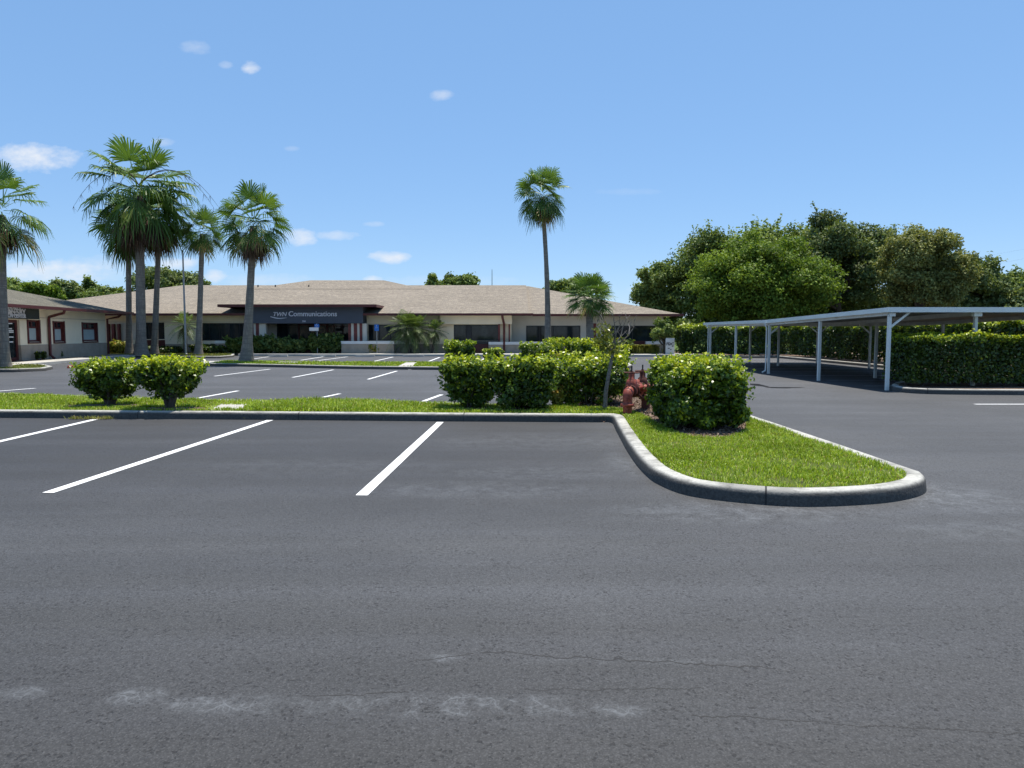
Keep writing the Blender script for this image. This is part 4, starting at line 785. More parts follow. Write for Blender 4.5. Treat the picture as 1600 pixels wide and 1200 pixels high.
MB().lathe(PA(1, .22), [(0,0),(.125,0),(.125,.045),(.085,.05),(.085,.09)], n=20).build('flange', 'rust', root)
MB().tube([PA(.15, .475), PA(.35, .475), PA(.42, .475), PA(.5, .475), PA(.58, .475), PA(.65, .475), PA(.85, .475)], [.08, .08, .12, .14, .12, .08, .08], 18).build('check_valve_body', 'pipe', root)
mb = MB()
for t_ in (.12, .30, .40, .60, .70, .88): mb.lathe(PA(t_, .475), [(0,-.018),(.125,-.018),(.125,.018),(0,.018)], axis=ax, n=18)
mb.build('bolted_flanges', 'rust', root)
for t_, m2_ in ((.20, 'pipe'), (.80, 'rust')):
    b = MB().lathe(PA(t_, .475), [(.11,-.05),(.12,.05),(.10,.14),(.085,.20),(.055,.22),(.05,.28),(.03,.32)], n=16).build('valve_body', m2_, root)
    MB().tube([PA(t_, .77), PA(t_, 1.0)], .014, 8).build('valve_stem', 'dark', root)
    mb = MB(); q = [PA(t_, .86)+Vector((.135*math.cos(a), .135*math.sin(a), 0)) for a in [2*math.pi*k/20 for k in range(21)]]; mb.tube(q, .012, 6, False)
    for a in (0, 2.09, 4.19): mb.tube([PA(t_, .86), PA(t_, .86)+Vector((.135*math.cos(a), .135*math.sin(a), 0))], .009, 5)
    mb.lathe(PA(t_, .84), [(0,0),(.03,0),(.03,.05),(0,.05)], n=10); mb.build('handwheel', 'rust', root)
    mb = MB()
    for s in (-.045, .045): mb.tube([PA(t_, .72, s), PA(t_, .86, s)], .012, 6)
    mb.build('yoke', m2_, root)
for t_, z in ((.38, .50), (.62, .46)):
    mb = MB(); a = PA(t_, z, .08); d = Vector((.80, -.45, .16)).normalized(); mb.lathe(a, [(.05,-.02),(.05,.10),(.068,.105),(.068,.14),(.05,.145),(.05,.17),(.075,.175),(.075,.225),(.03,.23),(.0,.235)], axis=d, n=16); mb.build('hose_inlet', 'pipe', root)
    mb = MB(); q = [a+d*.20+Vector((0,0,.0))+ (d.orthogonal().normalized()*math.cos(k*.6)+d.cross(d.orthogonal().normalized())*math.sin(k*.6))*.09 for k in range(12)]; mb.tube(q, .012, 6); mb.build('inlet_ring', 'rust', root)
MB().lathe(PA(.5, .60), [(.07,-.02),(.07,.03),(.045,.04),(.045,.08),(.0,.085)], n=12).build('top_cap', 'pipe', root)
mb = MB(); mb.tube([PA(.28, .40, .10), PA(.28, .33, .17), PA(.5, .32, .19), PA(.7, .33, .17), PA(.7, .40, .1)], .022, 8); mb.lathe(PA(.5, .32, .19), [(.0,-.06),(.045,-.05),(.045,.05),(0,.06)], n=10); mb.build('bypass_pipe', 'rust', root)

# ------------------------------------------------------------------ carport
Y1 = G(1390, 610).y; Y2 = G(1200, 584).y; Y3 = 38.6; Z1, Z2, Z3 = ZA(480.5, Y1-.1), ZA(499.8, Y2), ZA(504.2, Y3)
def rz(Y): return Z1+(Z2-Z1)*(Y-Y1)/(Y2-Y1) if Y < Y2 else Z2+(Z3-Z2)*(Y-Y2)/(Y3-Y2)
def ex(Y):
    a, b, c_ = XA(1383.5, Y1-.1), XA(1201, Y2)-.12, XA(1099, Y3); return a+(b-a)*(Y-Y1)/(Y2-Y1) if Y < Y2 else b+(c_-b)*(Y-Y2)/(Y3-Y2)
XR = 16.35
car = thing('carport', (10.2, Y1, 0), 'long white flat roofed metal carport on slender posts', 'carport')
st = [Y1-.1, (Y1+Y2)/2, Y2, (Y2+Y3)/2, Y3]
def slab(mb, xa, xb, ys, dz0, dz1):
    for i in range(len(ys)-1):
        a, b = ys[i], ys[i+1]; x0a, x0b = (xa(a), xa(b)) if callable(xa) else (xa, xa); x1a, x1b = (xb(a), xb(b)) if callable(xb) else (xb, xb); za, zb = rz(a), rz(b)
        mb.poly([(x0a,a,za+dz0),(x1a,a,za+dz0),(x1b,b,zb+dz0),(x0b,b,zb+dz0),(x0a,a,za+dz1),(x1a,a,za+dz1),(x1b,b,zb+dz1),(x0b,b,zb+dz1)], [(0,3,2,1),(4,5,6,7),(0,1,5,4),(2,3,7,6),(1,2,6,5),(3,0,4,7)])
mb = MB(); slab(mb, lambda y: ex(y)+.06, XR, st, -.055, -.03); mb.build('roof', 'under', car)
mb = MB(); slab(mb, ex, lambda y: ex(y)+.05, st, -.13, 0.); mb.build('gutter', 'white', car); mb = MB(); slab(mb, XR, XR+.05, st, -.13, 0.); mb.build('gutter', 'white', car)
for yy_, n_ in ((Y1-.16, 0), (Y3, 1)):
    mb = MB(); mb.box(ex(yy_+.1), XR+.05, yy_, yy_+.055, rz(yy_)-.135, rz(yy_)+.004); mb.build('end_fascia', 'white', car)
# ribs of the roof sheets
mb = MB(); y = Y1+.3
while y < Y3-.1: mb.box(ex(y)+.12, XR-.05, y, y+.05, rz(y)-.085, rz(y)-.057); y += .45
mb.build('roof_ribs', 'under', car)
rows = [(lambda Y: ex(Y)+.15, [Y1, G(1276,595).y, Y2, 32.6, 37.6]), (lambda Y: 12.85, [Y1+.05, 25.1, 29.7, 34.3, 38.4]), (lambda Y: 16.1, [Y1+6.9, 32.0, 37.5])]
for fx, ys in rows:
    mb = MB(); s2 = [Y1] + [q for q in ys if q > Y1+1]
    if s2[-1] < Y3-.2: s2.append(Y3-.1)
    if Y2 not in s2: s2 = sorted(s2+[Y2])
    slab(mb, lambda y: fx(y)-.05, lambda y: fx(y)+.05, s2, -.215, -.09); mb.build('beam', 'whitedirty', car)
    for y in ys:
        mb = MB(); mb.box(fx(y)-.042, fx(y)+.042, y-.042, y+.042, .0, rz(y)-.20); mb.build('post', 'white' if fx(20) < 12 else 'whitedirty', car)
def brace(x0, y, z0, x1, z1): MB().bar((x0, y, z0), (x1, y, z1), .055, .055).build('brace', 'white', car)
for y in (Y1, Y2, 37.6): brace(rows[0][0](y), y, rz(y)-.56, rows[0][0](y)+.55, rz(y)-.12)
for y in (29.7, 38.4): brace(12.85, y, rz(y)-.5, 13.3, rz(y)-.12)
for y in (32.0, 37.5): brace(16.1, y, rz(y)-.56, 15.6, rz(y)-.12)
for y, s in ((Y2, -1), (37.6, -1)):
    x = rows[0][0](y)-.13; z = rz(y); MB().tube([(ex(y)-.03, y-.05, z-.12), (ex(y)-.04, y-.05, z-.2), (x, y-.05, z-.30), (x, y-.05, .18), (x-.02, y-.05, .12), (x-.14, y-.05, .05)], .03, 8).build('downspout', 'white', car)
MB().box(rows[1][0](Y1)-.11, rows[1][0](Y1)+.11, Y1-.06, Y1+.06, rz(Y1)-.24, rz(Y1)-.12).build('post_cap', 'white', car)
MB().box(rows[0][0](Y1)-.02, rows[0][0](Y1)+.13, Y1-.07, Y1+.06, rz(Y1)-.24, rz(Y1)-.1505).build('post_cap', 'white', car)

# ------------------------------------------------------------------ building helpers
class Frame:
    def __init__(s, o, a, b): s.o, s.a, s.b = Vector(o), Vector(a), Vector(b)
    def xf(s, x, y, z): p = s.o+s.a*x+s.b*y; return (p.x, p.y, z)
    def lx(s, px, y=0):
        r = ray(px, 520); o = s.o+s.b*y; det = -s.a.x*r.y+s.a.y*r.x      # o + a x = r t
        return (o.x*(r.y)-o.y*r.x)/det
    def z(s, py, x, y=0): return ZA(py, s.xf(x, y, 0)[1])
    def mb(s): return MB(s.xf)
def walls(mb, x0, x1, z0, z1, ops, y0, y1):
    ops = sorted(ops); x = x0
    for a, b, c_, d in ops:
        if a > x: mb.box(x, a, y0, y1, z0, z1)
        if c_ > z0: mb.box(a, b, y0, y1, z0, c_)
        if d < z1: mb.box(a, b, y0, y1, d, z1)
        x = b
    if x < x1: mb.box(x, x1, y0, y1, z0, z1)
def window(fr, par, x0, x1, z0, z1, y=.1, mat='dark', mull=(), trans=(), pane='glass', fw=.06, name='window', reveal=0, blind=None):
    mb = fr.mb(); mb.box(x0, x1, y-.04, y+.04, z0, z0+fw); mb.box(x0, x1, y-.04, y+.04, z1-fw, z1); mb.box(x0, x0+fw, y-.04, y+.04, z0+fw, z1-fw); mb.box(x1-fw, x1, y-.04, y+.04, z0+fw, z1-fw)
    for m in mull: mb.box(m-fw*.5, m+fw*.5, y-.035, y+.035, z0+fw, z1-fw)
    for q in trans: mb.box(x0+fw, x1-fw, y-.030, y+.030, q-fw*.5, q+fw*.5)
    if reveal: mb.box(x0-reveal, x0+.012, -.05, y+.045, z0-.02, z1+.01); mb.box(x1-.012, x1+reveal, -.05, y+.045, z0-.02, z1+.01); mb.box(x0-reveal, x1+reveal, -.055, y+.04, z0-.10, z0-.022)
    w = mb.build(name, mat, par); fr.mb().box(x0+.01, x1-.01, y+.012, y+.022, z0+.01, z1-.01).build('pane', pane, w)
    if blind: fr.mb().box(x0+.04, x1-.04, y-.006, y+.008, z0+.04, blind).build('blind', 'blind', w)
    return w
def text(body, fr, par, x0, x1, z0, y, mat, shear=0, bold=.0, ext=.03, name='letters'):
    cu = bpy.data.curves.new('t', 'FONT'); cu.body = body; cu.size = 1; cu.shear = shear; cu.extrude = ext; cu.offset = bold; cu.resolution_u = 4
    o = bpy.data.objects.new('t', cu); COL.objects.link(o); dg = bpy.context.evaluated_depsgraph_get(); me = bpy.data.meshes.new_from_object(o.evaluated_get(dg)); bpy.data.objects.remove(o)
    xs = [v.co.x for v in me.vertices]; k = (x1-x0)/(max(xs)-min(xs)); m0 = min(xs); loc = Vector((0,0,0)); q = par
    while q is not None: loc += q.location; q = q.parent
    for v in me.vertices:
        c = v.co; v.co = Vector(fr.xf(x0+(c.x-m0)*k, y-c.z, z0+c.y*k))-loc
    me.materials.clear(); me.materials.append(M[mat]); ob = bpy.data.objects.new(name, me); COL.objects.link(ob); ob.parent = par; return ob
def hip(x0, x1, y0, y1, z, s, left=True, right=True):
    r = (y1-y0)/2; zr = z+s*r; ym = (y0+y1)/2; xa = x0+r if left else x0; xb = x1-r if right else x1
    if xa > xb: xa = xb = (x0+x1)/2
    return [(x0,y0,z),(x1,y0,z),(x1,y1,z),(x0,y1,z),(xa,ym,zr),(xb,ym,zr)], [(0,3,2,1),(0,1,5,4),(2,3,4,5),(3,0,4),(1,2,5)]

# ------------------------------------------------------------------ main building
YW = 52.2; MF = Frame((0, YW, 0), (1,0,0), (0,1,0)); lx = MF.lx; ZE = 2.96
main = thing('office_building', (0, YW, 0), 'long cream single storey office building with tan shingle roof and dark lettered entrance fascia', 'building')
B0 = .12
xs_b = lx(826); xE0, xE1 = lx(389), lx(567)
# roofs
mb = MF.mb(); r = 11.0; p, f = hip(-39.5, xs_b, -1.2, -1.2+2*r, ZE, .25, True, False); mb.poly(p, f); p, f = hip(lx(790), XA(1066, 52.0), -.2, -.2+2*r, ZE-.012, .25, False, True); mb.poly(p, f)
rf = mb.build('roof', 'roof', main)
mb = MF.mb(); zr = lambda y: ZE+.02+.25*(y+1.2); yr = 12.1; p_, q_ = XA(487, YW+yr), XA(601, YW+yr); lo = 8.0; dd = yr-lo
mb.poly([(p_-dd, lo, zr(lo)), (q_+dd, lo, zr(lo)), (q_+dd, 2*yr-lo, zr(lo)), (p_-dd, 2*yr-lo, zr(lo)), (p_, yr, zr(yr)), (q_, yr, zr(yr))], [(0,3,2,1),(0,1,5,4),(2,3,4,5),(3,0,4),(1,2,5)]); mb.build('roof', 'roof', main)
YN = -1.9; ze2 = ZA(476.2, YW+YN); xa, xb = XA(343, YW+YN), XA(586.5, YW+YN); mb = MF.mb(); p, f = hip(xa, xb, YN, YN+11, ze2, .20); mb.poly(p, f); mb.build('porch_roof', 'roof', main)
mb = MF.mb(); mb.box(xa-.04, xb+.04, YN-.10, YN-.001, ze2-.16, ze2+.03); mb.box(xb+.001, xb+.10, YN-.0005, 1.2, ze2-.16, ze2+.025); mb.box(xa-.10, xa-.001, YN-.0005, 1.2, ze2-.16, ze2+.025); mb.build('porch_gutter', 'red', main)
mb = MF.mb(); mb.box(xa, xb, YN, 1.2, ze2-.10, ze2-.02); mb.build('porch_soffit', 'dark', main)  # shade under the porch put into the soffit's near-black colour
# eaves
xf0, xf1 = MF.lx(389, -1.3), MF.lx(567.5, -1.3)
MF.mb().box(-39.5, xf0-.002, -1.31, -1.2, ZE-.13, ZE+.03).build('gutter', 'red', main)
mb = MF.mb(); mb.box(xf1+.002, xs_b+.3, -1.31, -1.2, ZE-.13, ZE+.03); mb.build('gutter', 'red', main); mb = MF.mb(); mb.box(xs_b+.2, xs_b+.3, -1.2, -.3, ZE-.12, ZE+.02); mb.build('gutter', 'red', main)
mb = MF.mb(); xr1 = XA(1066, 52.0); mb.box(xs_b+.3, xr1-.001, -.31, -.2, ZE-.15, ZE+.015); mb.build('gutter', 'red', main); mb = MF.mb(); mb.box(xr1+.001, xr1+.11, -.2, 22, ZE-.15, ZE+.015); mb.build('gutter', 'red', main)
mb = MF.mb(); mb.box(-39.5, xs_b+.2, -1.2, .1, ZE-.07, ZE-.004); mb.box(xs_b+.2, xr1, -.2, 1.0, ZE-.09, ZE-.02); xw1 = lx(1036, 1.0); mb.box(xw1, xr1, 1.0, 20, ZE-.09, ZE-.02); mb.build('soffit', 'soffit', main)
zt_, zb_ = ZA(507.2, YW), ZA(532.2, YW); zw = .78
# openings on the front plane, left of the entrance
opL = [(lx(228), lx(257), ZA(530, YW), ZA(504, YW)), (lx(311), lx(389.5), zb_, ZA(504.8, YW))]
opM = [(lx(575.5), lx(627), zb_, zt_)]; opG = (lx(709), lx(779), ZA(532.5, YW), zt_)
mb = MF.mb(); mw = MF.mb()
walls(mb, -40, xE0, zw, ZE-.07, opL, 0, .3); walls(mw, -40, xE0, B0, zw, [(lx(227), lx(258), B0, zw)], -.03, .3)
mb.build('wall', 'wall', main); mw.build('wainscot', 'wains', main); mb = MF.mb(); mw = MF.mb(); walls(mb, xE1, lx(799), zw, ZE-.07, opM+[opG], 0, .3); walls(mw, xE1, lx(799), B0, zw, [(lx(716), lx(763), B0, zw)], -.03, .3)
yb = 1.0; lb = lambda px: MF.lx(px, yb); opR = [(lb(822), lb(907), ZA(534, YW+yb), ZA(508.8, YW+yb)), (lb(952), lb(1026), ZA(534, YW+yb), ZA(508.8, YW+yb))]
mw.build('wainscot', 'wains', main); mw = MF.mb(); mb2 = MF.mb(); walls(mb2, lx(799)+.001, xw1, zw, ZE-.09, opR, yb, yb+.3); walls(mw, lx(799)+.001, xw1, B0, zw, [], yb-.03, yb+.3); mb2.box(xw1-.3, xw1-.002, yb+.3, 20, B0, ZE-.09)
mb.build('wall', 'wall', main); mb2.build('wall', 'wall_grey', main); mw.build('wainscot', 'wains', main)
# shallow band and projecting header
mb = MF.mb(); mb.box(lx(689), lx(800), -.55, -.001, zt_+.03, ZE-.072); mb.build('header', 'wall', main)
mb = MF.mb(); mb.box(-39, xE0-.002, -.02, -.0005, ZA(504, YW)+.03, ZA(504, YW)+.05); mb.box(xE1, lx(689), -.02, -.0005, zt_+.03, zt_+.05); mb.build('wall_groove', 'wains', main)
for k, (a, b, c_, d) in enumerate(opL+opM): window(MF, main, a, b, c_, d, mull=[a+(b-a)*q for q in (([.5] if k == 0 else [.2, .4, .6, .8]) if k < 2 else [.33, .66])])
window(MF, main, *opG, mull=[opG[0]+.9, opG[0]+1.0, opG[0]+1.1, opG[0]+1.2])
MF.mb().box(lx(729), lx(737), -.03, .05, opG[2]-.2, zt_).build('column', 'dark', main)
MF.mb().box(lx(716)+.01, lx(763)-.01, .02, .2, B0, zw-.002).build('panel', 'red', main)
MF.mb().box(lx(716), lx(779), -.035, -.0305, zw-.001, ZA(532.5, YW)-.01).build('panel', 'dark', main)
for a, b, c_, d in opR: window(MF, main, a, b, c_, d, y=yb+.1, mull=[a+(b-a)/2, a+(b-a)*.25])
# far left: dark red posts and recessed panels beside the wing
for a, b in ((168, 170.5), (175, 178.5), (184, 186.8)): MF.mb().box(lx(a, -.3), lx(b, -.3), -.35, -.1, B0+.4, 2.25).build('column', 'redcol', main)
MF.mb().box(lx(187), lx(227), -.012, -.001, ZA(531, YW), ZA(504.4, YW)).build('panel', 'wall_grey', main)
MF.mb().box(lx(227.5), lx(257.5), -.012, .1, B0, zw+.3).build('panel', 'red', main)
# columns by the entrance
for a, b, m2_ in ((392.5, 397, 'redcol'), (401, 405.5, 'redcol'), (545, 549, 'redcol'), (553.5, 558.5, 'redcol'), (562.5, 566.5, 'redcol')):
    MF.mb().box(lx(a, -1.0), lx(b, -1.0), -1.15, -.85, .9, 2.27).build('column', m2_, main)
for a, b in ((390, 392.3), (397.2, 400.8), (405.7, 416), (549.2, 553.3), (558.7, 562.3), (566.7, 573.5)):
    MF.mb().box(lx(a, -1.0), lx(b, -1.0), -1.10, -.80, .15, 2.272).build('pier', 'wall_grey', main)
# fascia with lettering
zf0, zf1 = ZA(505.3, YW-1.3), ZA(478.0, YW-1.3); xf0, xf1 = MF.lx(389, -1.3), MF.lx(567.5, -1.3)
MF.mb().box(xf0, xf1, -1.3, 1.2, zf0, min(zf1, ze2-.10)-.002).build('fascia', 'navy', main)
text('TWN', MF, main, MF.lx(428, -1.33), MF.lx(449, -1.33), ZA(493.8, YW-1.33), -1.305, 'letters', .28, .012)
text('Communications', MF, main, MF.lx(451.5, -1.33), MF.lx(526.8, -1.33), ZA(494.0, YW-1.33), -1.305, 'letters', .05, .012)
text('200', MF, main, MF.lx(472.5, -1.33), MF.lx(477.8, -1.33), ZA(503.2, YW-1.33), -1.305, 'letters', 0, .01)
mb = MF.mb(); pts = []; top_ = []; bot = []
for k in range(17):
    s = k/16; px = 423+27*s; py = 494.8+2.9*math.sin(math.pi*min(1, s*1.6)/2)-2.2*max(0, s-.45)**1.4*1.6; th = .85*math.sin(math.pi*(.12+.88*s))**.6*(1-.55*s)
    x = MF.lx(px, -1.33); top_.append((x, ZA(py-th, YW-1.33))); bot.append((x, ZA(py+th, YW-1.33)))
V = [(x, -1.33, z) for x, z in top_]+[(x, -1.33, z) for x, z in bot]+[(x, -1.302, z) for x, z in top_]+[(x, -1.302, z) for x, z in bot]
F = []
for k in range(16): F += [(k, k+1, 18+k, 17+k), (34+k, 35+k, k+1, k), (17+k, 18+k, 52+k, 51+k)]
mb.poly(V, F); mb.build('swoosh', 'letters', main)
# entrance
ye = 1.6; le = lambda px: MF.lx(px, ye)
MF.mb().box(le(405), le(433), ye, ye+.2, B0, 2.5).build('wall', 'wall_grey', main)
MF.mb().box(xE0, xE0+.2, .31, ye, B0, 2.6).build('wall', 'wall_grey', main); MF.mb().box(xE1-.2, xE1, .31, ye, B0, 2.6).build('wall', 'wall_grey', main)
MF.mb().box(xE0, xE1, .0, 2.2, 2.62, 2.95).build('wall', 'wall_grey', main)
window(MF, main, le(433.2), le(466), .15, 2.5, y=ye, mull=[le(450)], trans=[2.1])
window(MF, main, le(512), le(549), .15, 2.5, y=ye, mat='red', mull=[le(522), le(536)], trans=[1.0, 2.1])
dw = window(MF, main, le(466.2), le(489), .15, 2.5, y=ye, mat='red', trans=[2.2], name='door', fw=.1); MF.mb().tube([(le(487), ye-.1, .9), (le(487), ye-.1, 1.4)], .02, 6).build('handle', 'steel', dw)
dw = window(MF, main, le(489.2), le(511.8), .15, 2.5, y=ye, mat='red', trans=[2.2], name='door', fw=.1); MF.mb().tube([(le(491), ye-.1, .9), (le(491), ye-.1, 1.4)], .02, 6).build('handle', 'steel', dw)
# downspout
xd = MF.lx(787, -1.1); MF.mb().tube([(xd-.1, -1.25, ZE-.1), (xd-.08, -1.2, ZE-.3), (xd+.03, -.9, ZE-.75), (xd+.03, -.9, .12)], .085, 8).build('downspout', 'red', main)
for a, b in ((778.5, 781.5), (794.5, 797)): MF.mb().box(lx(a, -.4), lx(b, -.4), -.5, -.3, .9, zt_+.028).build('column', 'redcol', main)
MF.mb().box(lb(927), lb(931), yb-.15, yb-.031, .8, 2.3).build('column', 'redcol', main)
MF.mb().box(lb(960), lb(1010), yb-.04, yb-.031, .55, 1.0).build('panel', 'red', main)
for px, y_ in ((405, 7.5), (432, 9), (484, 9.5)): MF.mb().tube([(XA(px, YW+9), 9, ZE+2.3), (XA(px, YW+9), 9, ZE+2.72)], .06, 6).build('vent_pipe', 'dark', main)
# low walls
def lowwall(pa, pb, y, top, label, mat='wains'):
    a, b = MF.lx(pa, y), MF.lx(pb, y); root = thing('low_wall', ((a+b)/2, YW+y, .12), label, 'wall', 'low planter walls along the building'); mb = MF.mb(); mb.box(a, b, y, y+.3, .10, top-.2); mb.build('wall', mat, root, .01)
    mb = MF.mb(); mb.box(a-.03, b+.03, y-.03, y+.33, top-.2, top); mb.build('cap', 'cap', root, .01)
lowwall(533, 615, -1.75, ZA(533, YW-1.75), 'pale capped low wall right of the entrance, the small reddish shrub before it')
lowwall(336, 388, -1.55, ZA(532.3, YW-1.55), 'low capped wall left of the entrance, under the long dark window')
lowwall(764, 900, -.9, ZA(534.2, YW-.9), 'long low capped wall behind the far median bushes, crossed by the red downspout')
lowwall(1010, 1034, -.2, ZA(533.5, YW-.2), 'short low capped wall near the right corner of the building')

# ------------------------------------------------------------------ left wing
E = Vector((XA(207, 48.6), 48.6, 0)); un = Vector((.11, -.994, 0)).normalized(); nn_ = Vector((.994, .11, 0)).normalized()
WO = E-1.2*nn_+1.2*un; WF = Frame(WO, -un, -nn_)
wing = thing('office_building', WO, 'cream building at the left with greyish roof, dark red windows and dark shop sign', 'building')
X0 = -34.0
zwn = lambda py, px: ZA(py, WF.xf(WF.lx(px), 0, 0)[1])
wins = [(WF.lx(44), WF.lx(61), zwn(534, 52), zwn(500, 52)), (WF.lx(84), WF.lx(99.5), zwn(534, 92), zwn(502, 92)), (WF.lx(129), WF.lx(151), zwn(533, 140), zwn(504, 140))]
dr = (WF.lx(9), WF.lx(31), .15, zwn(499.5, 20)); zww = .95
mb = WF.mb(); walls(mb, X0, 0, zww, 2.9, [(a, b, c_, d) for a, b, c_, d in wins]+[(dr[0], dr[1], zww, dr[3])], 0, .3); mb.box(-.3, -.002, .3, 14, .12, 2.9); mb.build('wall', 'wall', wing)
mb = WF.mb(); walls(mb, X0, .03, .12, zww, [(dr[0], dr[1], .12, zww)], -.03, .28); mb.build('wainscot', 'wains', wing)
mb = WF.mb(); mb.box(X0, -.003, -.018, -.0005, 2.42, 2.44); mb.build('wall_groove', 'wains', wing)
for a, b, c_, d in wins: window(WF, wing, a, b, c_, d, y=.12, mat='red', mull=[], trans=[c_+(d-c_)*.66], fw=.09, reveal=.10, blind=c_+(d-c_)*.62); WF.mb().box((a+b)/2-.05, (a+b)/2+.05, .085, .155, c_+(d-c_)*.69, d-.09).build('mullion', 'red', wing)
d_ = window(WF, wing, dr[0], dr[1], .15, dr[3], y=.15, mat='red', mull=[], trans=[2.2], name='door', fw=.16)
mb = WF.mb(); 
for z_, w_ in ((2.05, .4), (1.78, .3), (1.68, .55), (1.6, .55), (1.35, .5), (1.1, .4)): mb.box((dr[0]+dr[1])/2-w_*.5, (dr[0]+dr[1])/2+w_*.5, .115, .125, z_, z_+.06)
mb.build('door_lettering', 'cap', d_)
mb = WF.mb(); p, f = hip(X0, 1.2, -1.2, 15.2, 2.96, .25, False, True); mb.poly(p, f); mb.build('roof', 'roof2', wing)
mb = WF.mb(); mb.box(X0, 1.31, -1.31, -1.2, 2.84, 3.0); mb.box(1.2, 1.31, -1.2, 15, 2.84, 3.0); mb.build('gutter', 'red', wing)
mb = WF.mb(); mb.box(X0, 1.2, -1.2, .0, 2.89, 2.955); mb.box(0, 1.2, .0, 15, 2.89, 2.955); mb.build('soffit', 'soffit', wing)
sa_, sb_ = WF.lx(-34), WF.lx(53); zs0, zs1 = zwn(498.2, 30), zwn(477.5, 30); MF_ = WF.mb().box(sa_, sb_, -.32, -.001, zs0, min(zs1, 2.885)).build('sign_board', 'signgreen', wing)
lt = WF.lx(42, -.34); text('WALESBY', WF, wing, WF.lx(3, -.34), lt, zwn(493.2, 25), -.325, 'letters', 0, .02, .02)
text('VISION CENTER', WF, wing, WF.lx(5, -.34), lt, zwn(496.6, 25), -.325, 'letters', 0, .015, .02)
# emblem above the name: an eye of curved strokes
mb = WF.mb(); cx_, cz_ = WF.lx(24.5, -.34), zwn(485.0, 25)
for r_, a0, a1, w_ in ((.20, 20, 200, .03), (.34, -10, 120, .035), (.12, 0, 360, .03)):
    q = [(cx_+r_*1.5*math.cos(R(a0+(a1-a0)*k/14)), -.335, cz_+r_*math.sin(R(a0+(a1-a0)*k/14))) for k in range(15)]; mb.tube(q, w_, 5)
mb.tube([(cx_-.62, -.335, cz_+.34), (cx_-.5, -.335, cz_+.05), (cx_-.3, -.335, cz_-.12)], .03, 5); mb.tube([(cx_-.45, -.335, cz_+.32), (cx_-.36, -.335, cz_+.1), (cx_-.2, -.335, cz_-.06)], .03, 5); mb.build('emblem', 'letters', wing)
xd = WF.lx(74.5); WF.mb().tube([(WF.lx(101, -1.2), -1.25, 2.86), (WF.lx(101, -1.2), -1.2, 2.7), (xd, -.12, 2.5), (xd, -.1, 2.35), (xd, -.1, .35), (xd+.05, -.3, .14)], .075, 8).build('downspout', 'red', wing)
WF.mb().tube([(.4, -.9, 2.86), (.3, -.7, 2.66), (.05, -.1, 2.5), (.05, -.1, .2)], .07, 8).build('downspout', 'red', wing)
# sidewalk by the wing, curb edge to the bed
q = [WF.xf(x, y, 0) for x, y in ((X0, -3.0), (-.6, -2.2), (-.6, -1.0), (X0, -1.0))]; mb = MB(); mb.prism([(p[0], p[1]) for p in q], 0, .15); tag(mb.build('sidewalk', 'conc', bevel=.01), kind='structure')
q = [WF.xf(x, y, 0) for x, y in ((X0, -.998), (4, -.998), (4, 14), (X0, 14))]; mb = MB(); mb.prism([(p[0], p[1]) for p in q], 0, .118); tag(mb.build('planting_bed_ground', 'mulch'), kind='structure')
c = AT(156, 549, 46.6); tb = thing('utility_box', (c.x, 46.6, .12), 'small white utility box on a stake by the corner of the left building', 'utility box'); mb = MB(); mb.box(c.x-.07, c.x+.07, 46.55, 46.65, .42, .72); mb.build('box', 'white', tb, .01); mb = MB(); mb.box(c.x-.02, c.x+.02, 46.58, 46.62, .1, .419); mb.build('stake', 'steel', tb)

# ------------------------------------------------------------------ wheel stops
def wheelstop(a, b, label, mat='conc', name='wheel_stop', group='concrete wheel stops'):
    a = Vector((a.x, a.y, 0)); b = Vector((b.x, b.y, 0)); d = (b-a).normalized(); s = Vector((-d.y, d.x, 0)); mb = MB(); V = []
    for p, e in ((a, 1), (b, -1)): V += [p-s*.09+Vector((0,0,.004)), p+s*.09+Vector((0,0,.004)), p+s*.055+Vector((0,0,.13))+d*.03*e, p-s*.055+Vector((0,0,.13))+d*.03*e]
    mb.poly(V, [(0,1,2,3),(7,6,5,4),(0,4,5,1),(1,5,6,2),(2,6,7,3),(3,7,4,0)]); o = mb.build(name, mat, None, .012); c = (a+b)/2; o.data.transform(Matrix.Translation(-c)); o.location = c; tag(o, label, 'wheel stop', group); return o
for i, (a, b, l) in enumerate(((418, 450, 'low wheel stop right of the stout palm, left of the entrance doors'), (487, 525, 'low wheel stop before the entrance doors'), (555, 586, 'low wheel stop before the pale low wall'), (629, 663, 'low wheel stop before the multi stemmed feathery palm'))):
    wheelstop(G(a, 557.6), G(b, 557.6), l)
wheelstop(G(22, 568), G(58, 566), 'pale wheel stop in front of the left building door'); wheelstop(G(82, 565.2), G(115, 562.6), 'pale wheel stop right of the red downspout on the left')
c1, c2 = G(106, 575.5), G(117, 575.5); wheelstop(c1, c2, 'short red and white block lying on the asphalt right of the small palm island', 'stopred', 'marker_block', None)['category'] = 'marker block'
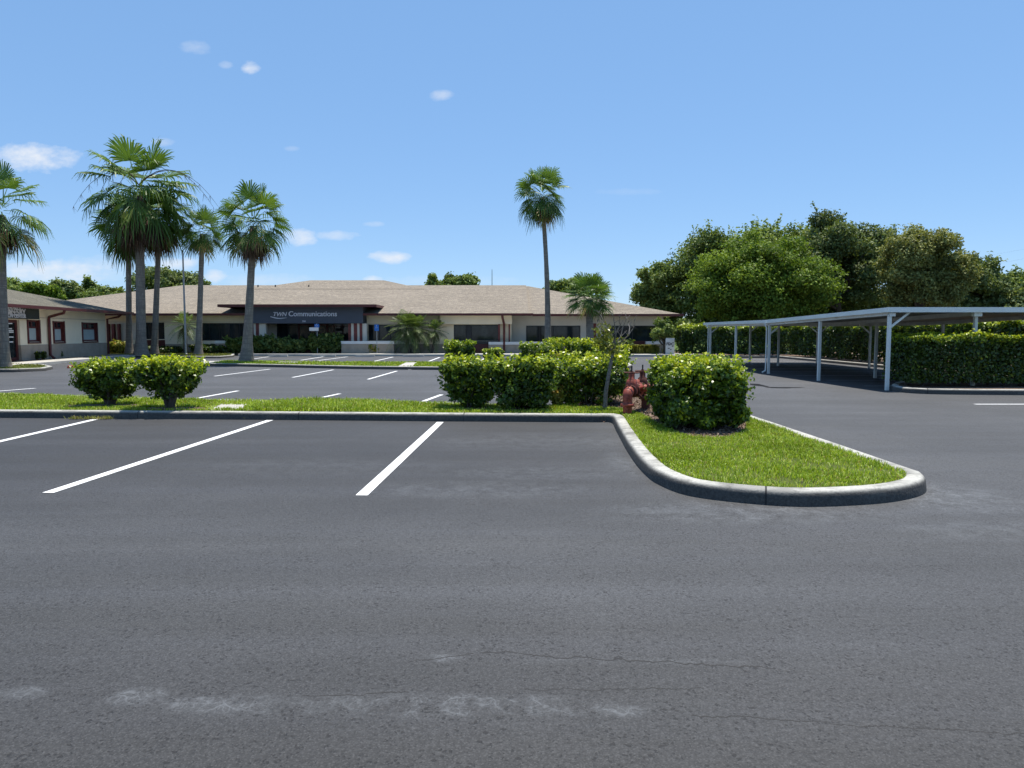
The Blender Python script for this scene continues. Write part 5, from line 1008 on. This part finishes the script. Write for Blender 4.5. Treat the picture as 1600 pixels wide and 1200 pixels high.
# ------------------------------------------------------------------ flagpole and signs
Y = 48.6; x = XA(289.5, Y); fp = thing('flagpole', (x, Y, .13), 'bare thin grey flagpole without a flag between the palms', 'flagpole'); zt = ZA(394, Y)
MB().tube([(x, Y, .1), (x, Y, zt*.5), (x, Y, zt)], [.07, .06, .04], 10).build('pole', 'galv', fp); MB().lathe((x, Y, zt), [(0,-.0),(.05,.02),(.07,.07),(.05,.12),(0,.14)], n=12).build('finial', 'dark', fp)
MB().tube([(x+.09, Y-.02, 1.2), (x+.06, Y-.02, zt-.1)], .008, 4).build('rope', 'galv', fp); MB().lathe((x, Y, .1), [(.14,0),(.14,.05),(.09,.08)], n=12).build('base_collar', 'steel', fp)
def psign(px, py0, py1, w, Y, label, extra=None):
    x = XA(px, Y); z0, z1 = ZA(py1, Y), ZA(py0, Y); r_ = thing('parking_sign', (x, Y, .12), label, 'sign', 'blue accessible parking signs'); MB().tube([(x, Y, .1), (x, Y, z1)], .025, 8).build('post', 'galv', r_)
    p = MB().box(x-w/2, x+w/2, Y-.05, Y-.03, z0, z1).build('panel', 'blue', r_); cz = z0+(z1-z0)*.62; k = w*.9; mb = MB()
    mb.lathe((x-.02*k, Y-.055, cz+.30*k), [(0,-.004),(.07*k,-.004),(.07*k,.004),(0,.004)], axis=(0,1,0), n=10)
    mb.tube([(x+.17*k*math.cos(R(a))-.03, Y-.056, cz-.1*k+.17*k*math.sin(R(a))) for a in range(130, 400, 27)], .025*k, 5); mb.tube([(x-.03*k, Y-.057, cz+.22*k), (x, Y-.057, cz-.0*k), (x+.16*k, Y-.057, cz-.02*k), (x+.24*k, Y-.057, cz-.26*k)], .03*k, 5); mb.build('wheelchair_symbol', 'signwhite', p)
    return r_, x, z0
psign(588.8, 507, 517, .30, 50.05, 'blue parking sign on a thin post in front of the window right of the entrance')
psign(495.5, 506.3, 511.5, .34, 50.1, 'blue parking sign over a pale plate before the entrance doors'); xx = XA(491, 50.1)
p0 = [o for o in bpy.data.objects if o.name.startswith('parking_sign')][-1]; MB().box(xx-.33, xx+.32, 50.06, 50.08, ZA(517, 50.1), ZA(511.6, 50.1)).build('plate', 'cap', p0)
Y = 48.3; FF = Frame((0, Y, 0), (1,0,0), (0,1,0)); xa, xb = XA(1040.5, Y), XA(1054.3, Y); fs = thing('fire_connection_sign', ((xa+xb)/2, Y, .0), 'weathered white upright sign board with dark letters FDC at the hedge corner', 'sign')
mb = MB(); mb.box(xa, xb, Y, Y+.06, .12, ZA(528.3, Y)); mb.build('board', 'signwhite', fs, .008); text('FDC', FF, fs, xa+.05, xb-.05, ZA(539.5, Y), Y-YW+0 if False else -.004, 'black', 0, .03, .003)
mb = MB(); 
for a_, b_, w_ in ((.15, .52, .12), (.30, .45, .09), (.42, .66, .10), (.2, .8, .07)): mb.box(xa+a_, xa+a_+w_, Y-.004, Y-.0005, b_, b_+.05)
mb.build('worn_marks', 'black', fs)
# radio mast far behind, power lines at the right
Y = 240; x = XA(769, Y); rm = thing('radio_mast', (x, Y, 0), 'thin faint radio mast far behind the roof ridge', 'mast'); mb = MB(); mb.tube([(x, Y, 0), (x, Y, ZA(421, Y))], [.25, .10], 5); mb.build('mast', 'galv', rm)
mb = MB()
for z0_, k_ in ((15.6, .17), (13.75, .19)): mb.tube([(70+i*2.5, 130, z0_+k_*(70+i*2.5-86.4)+.0009*(70+i*2.5-86.4)**2) for i in range(21)], .011, 4)
tag(mb.build('power_lines', 'galv'), 'two faint thin power lines crossing the sky above the trees at the right edge', 'power lines')
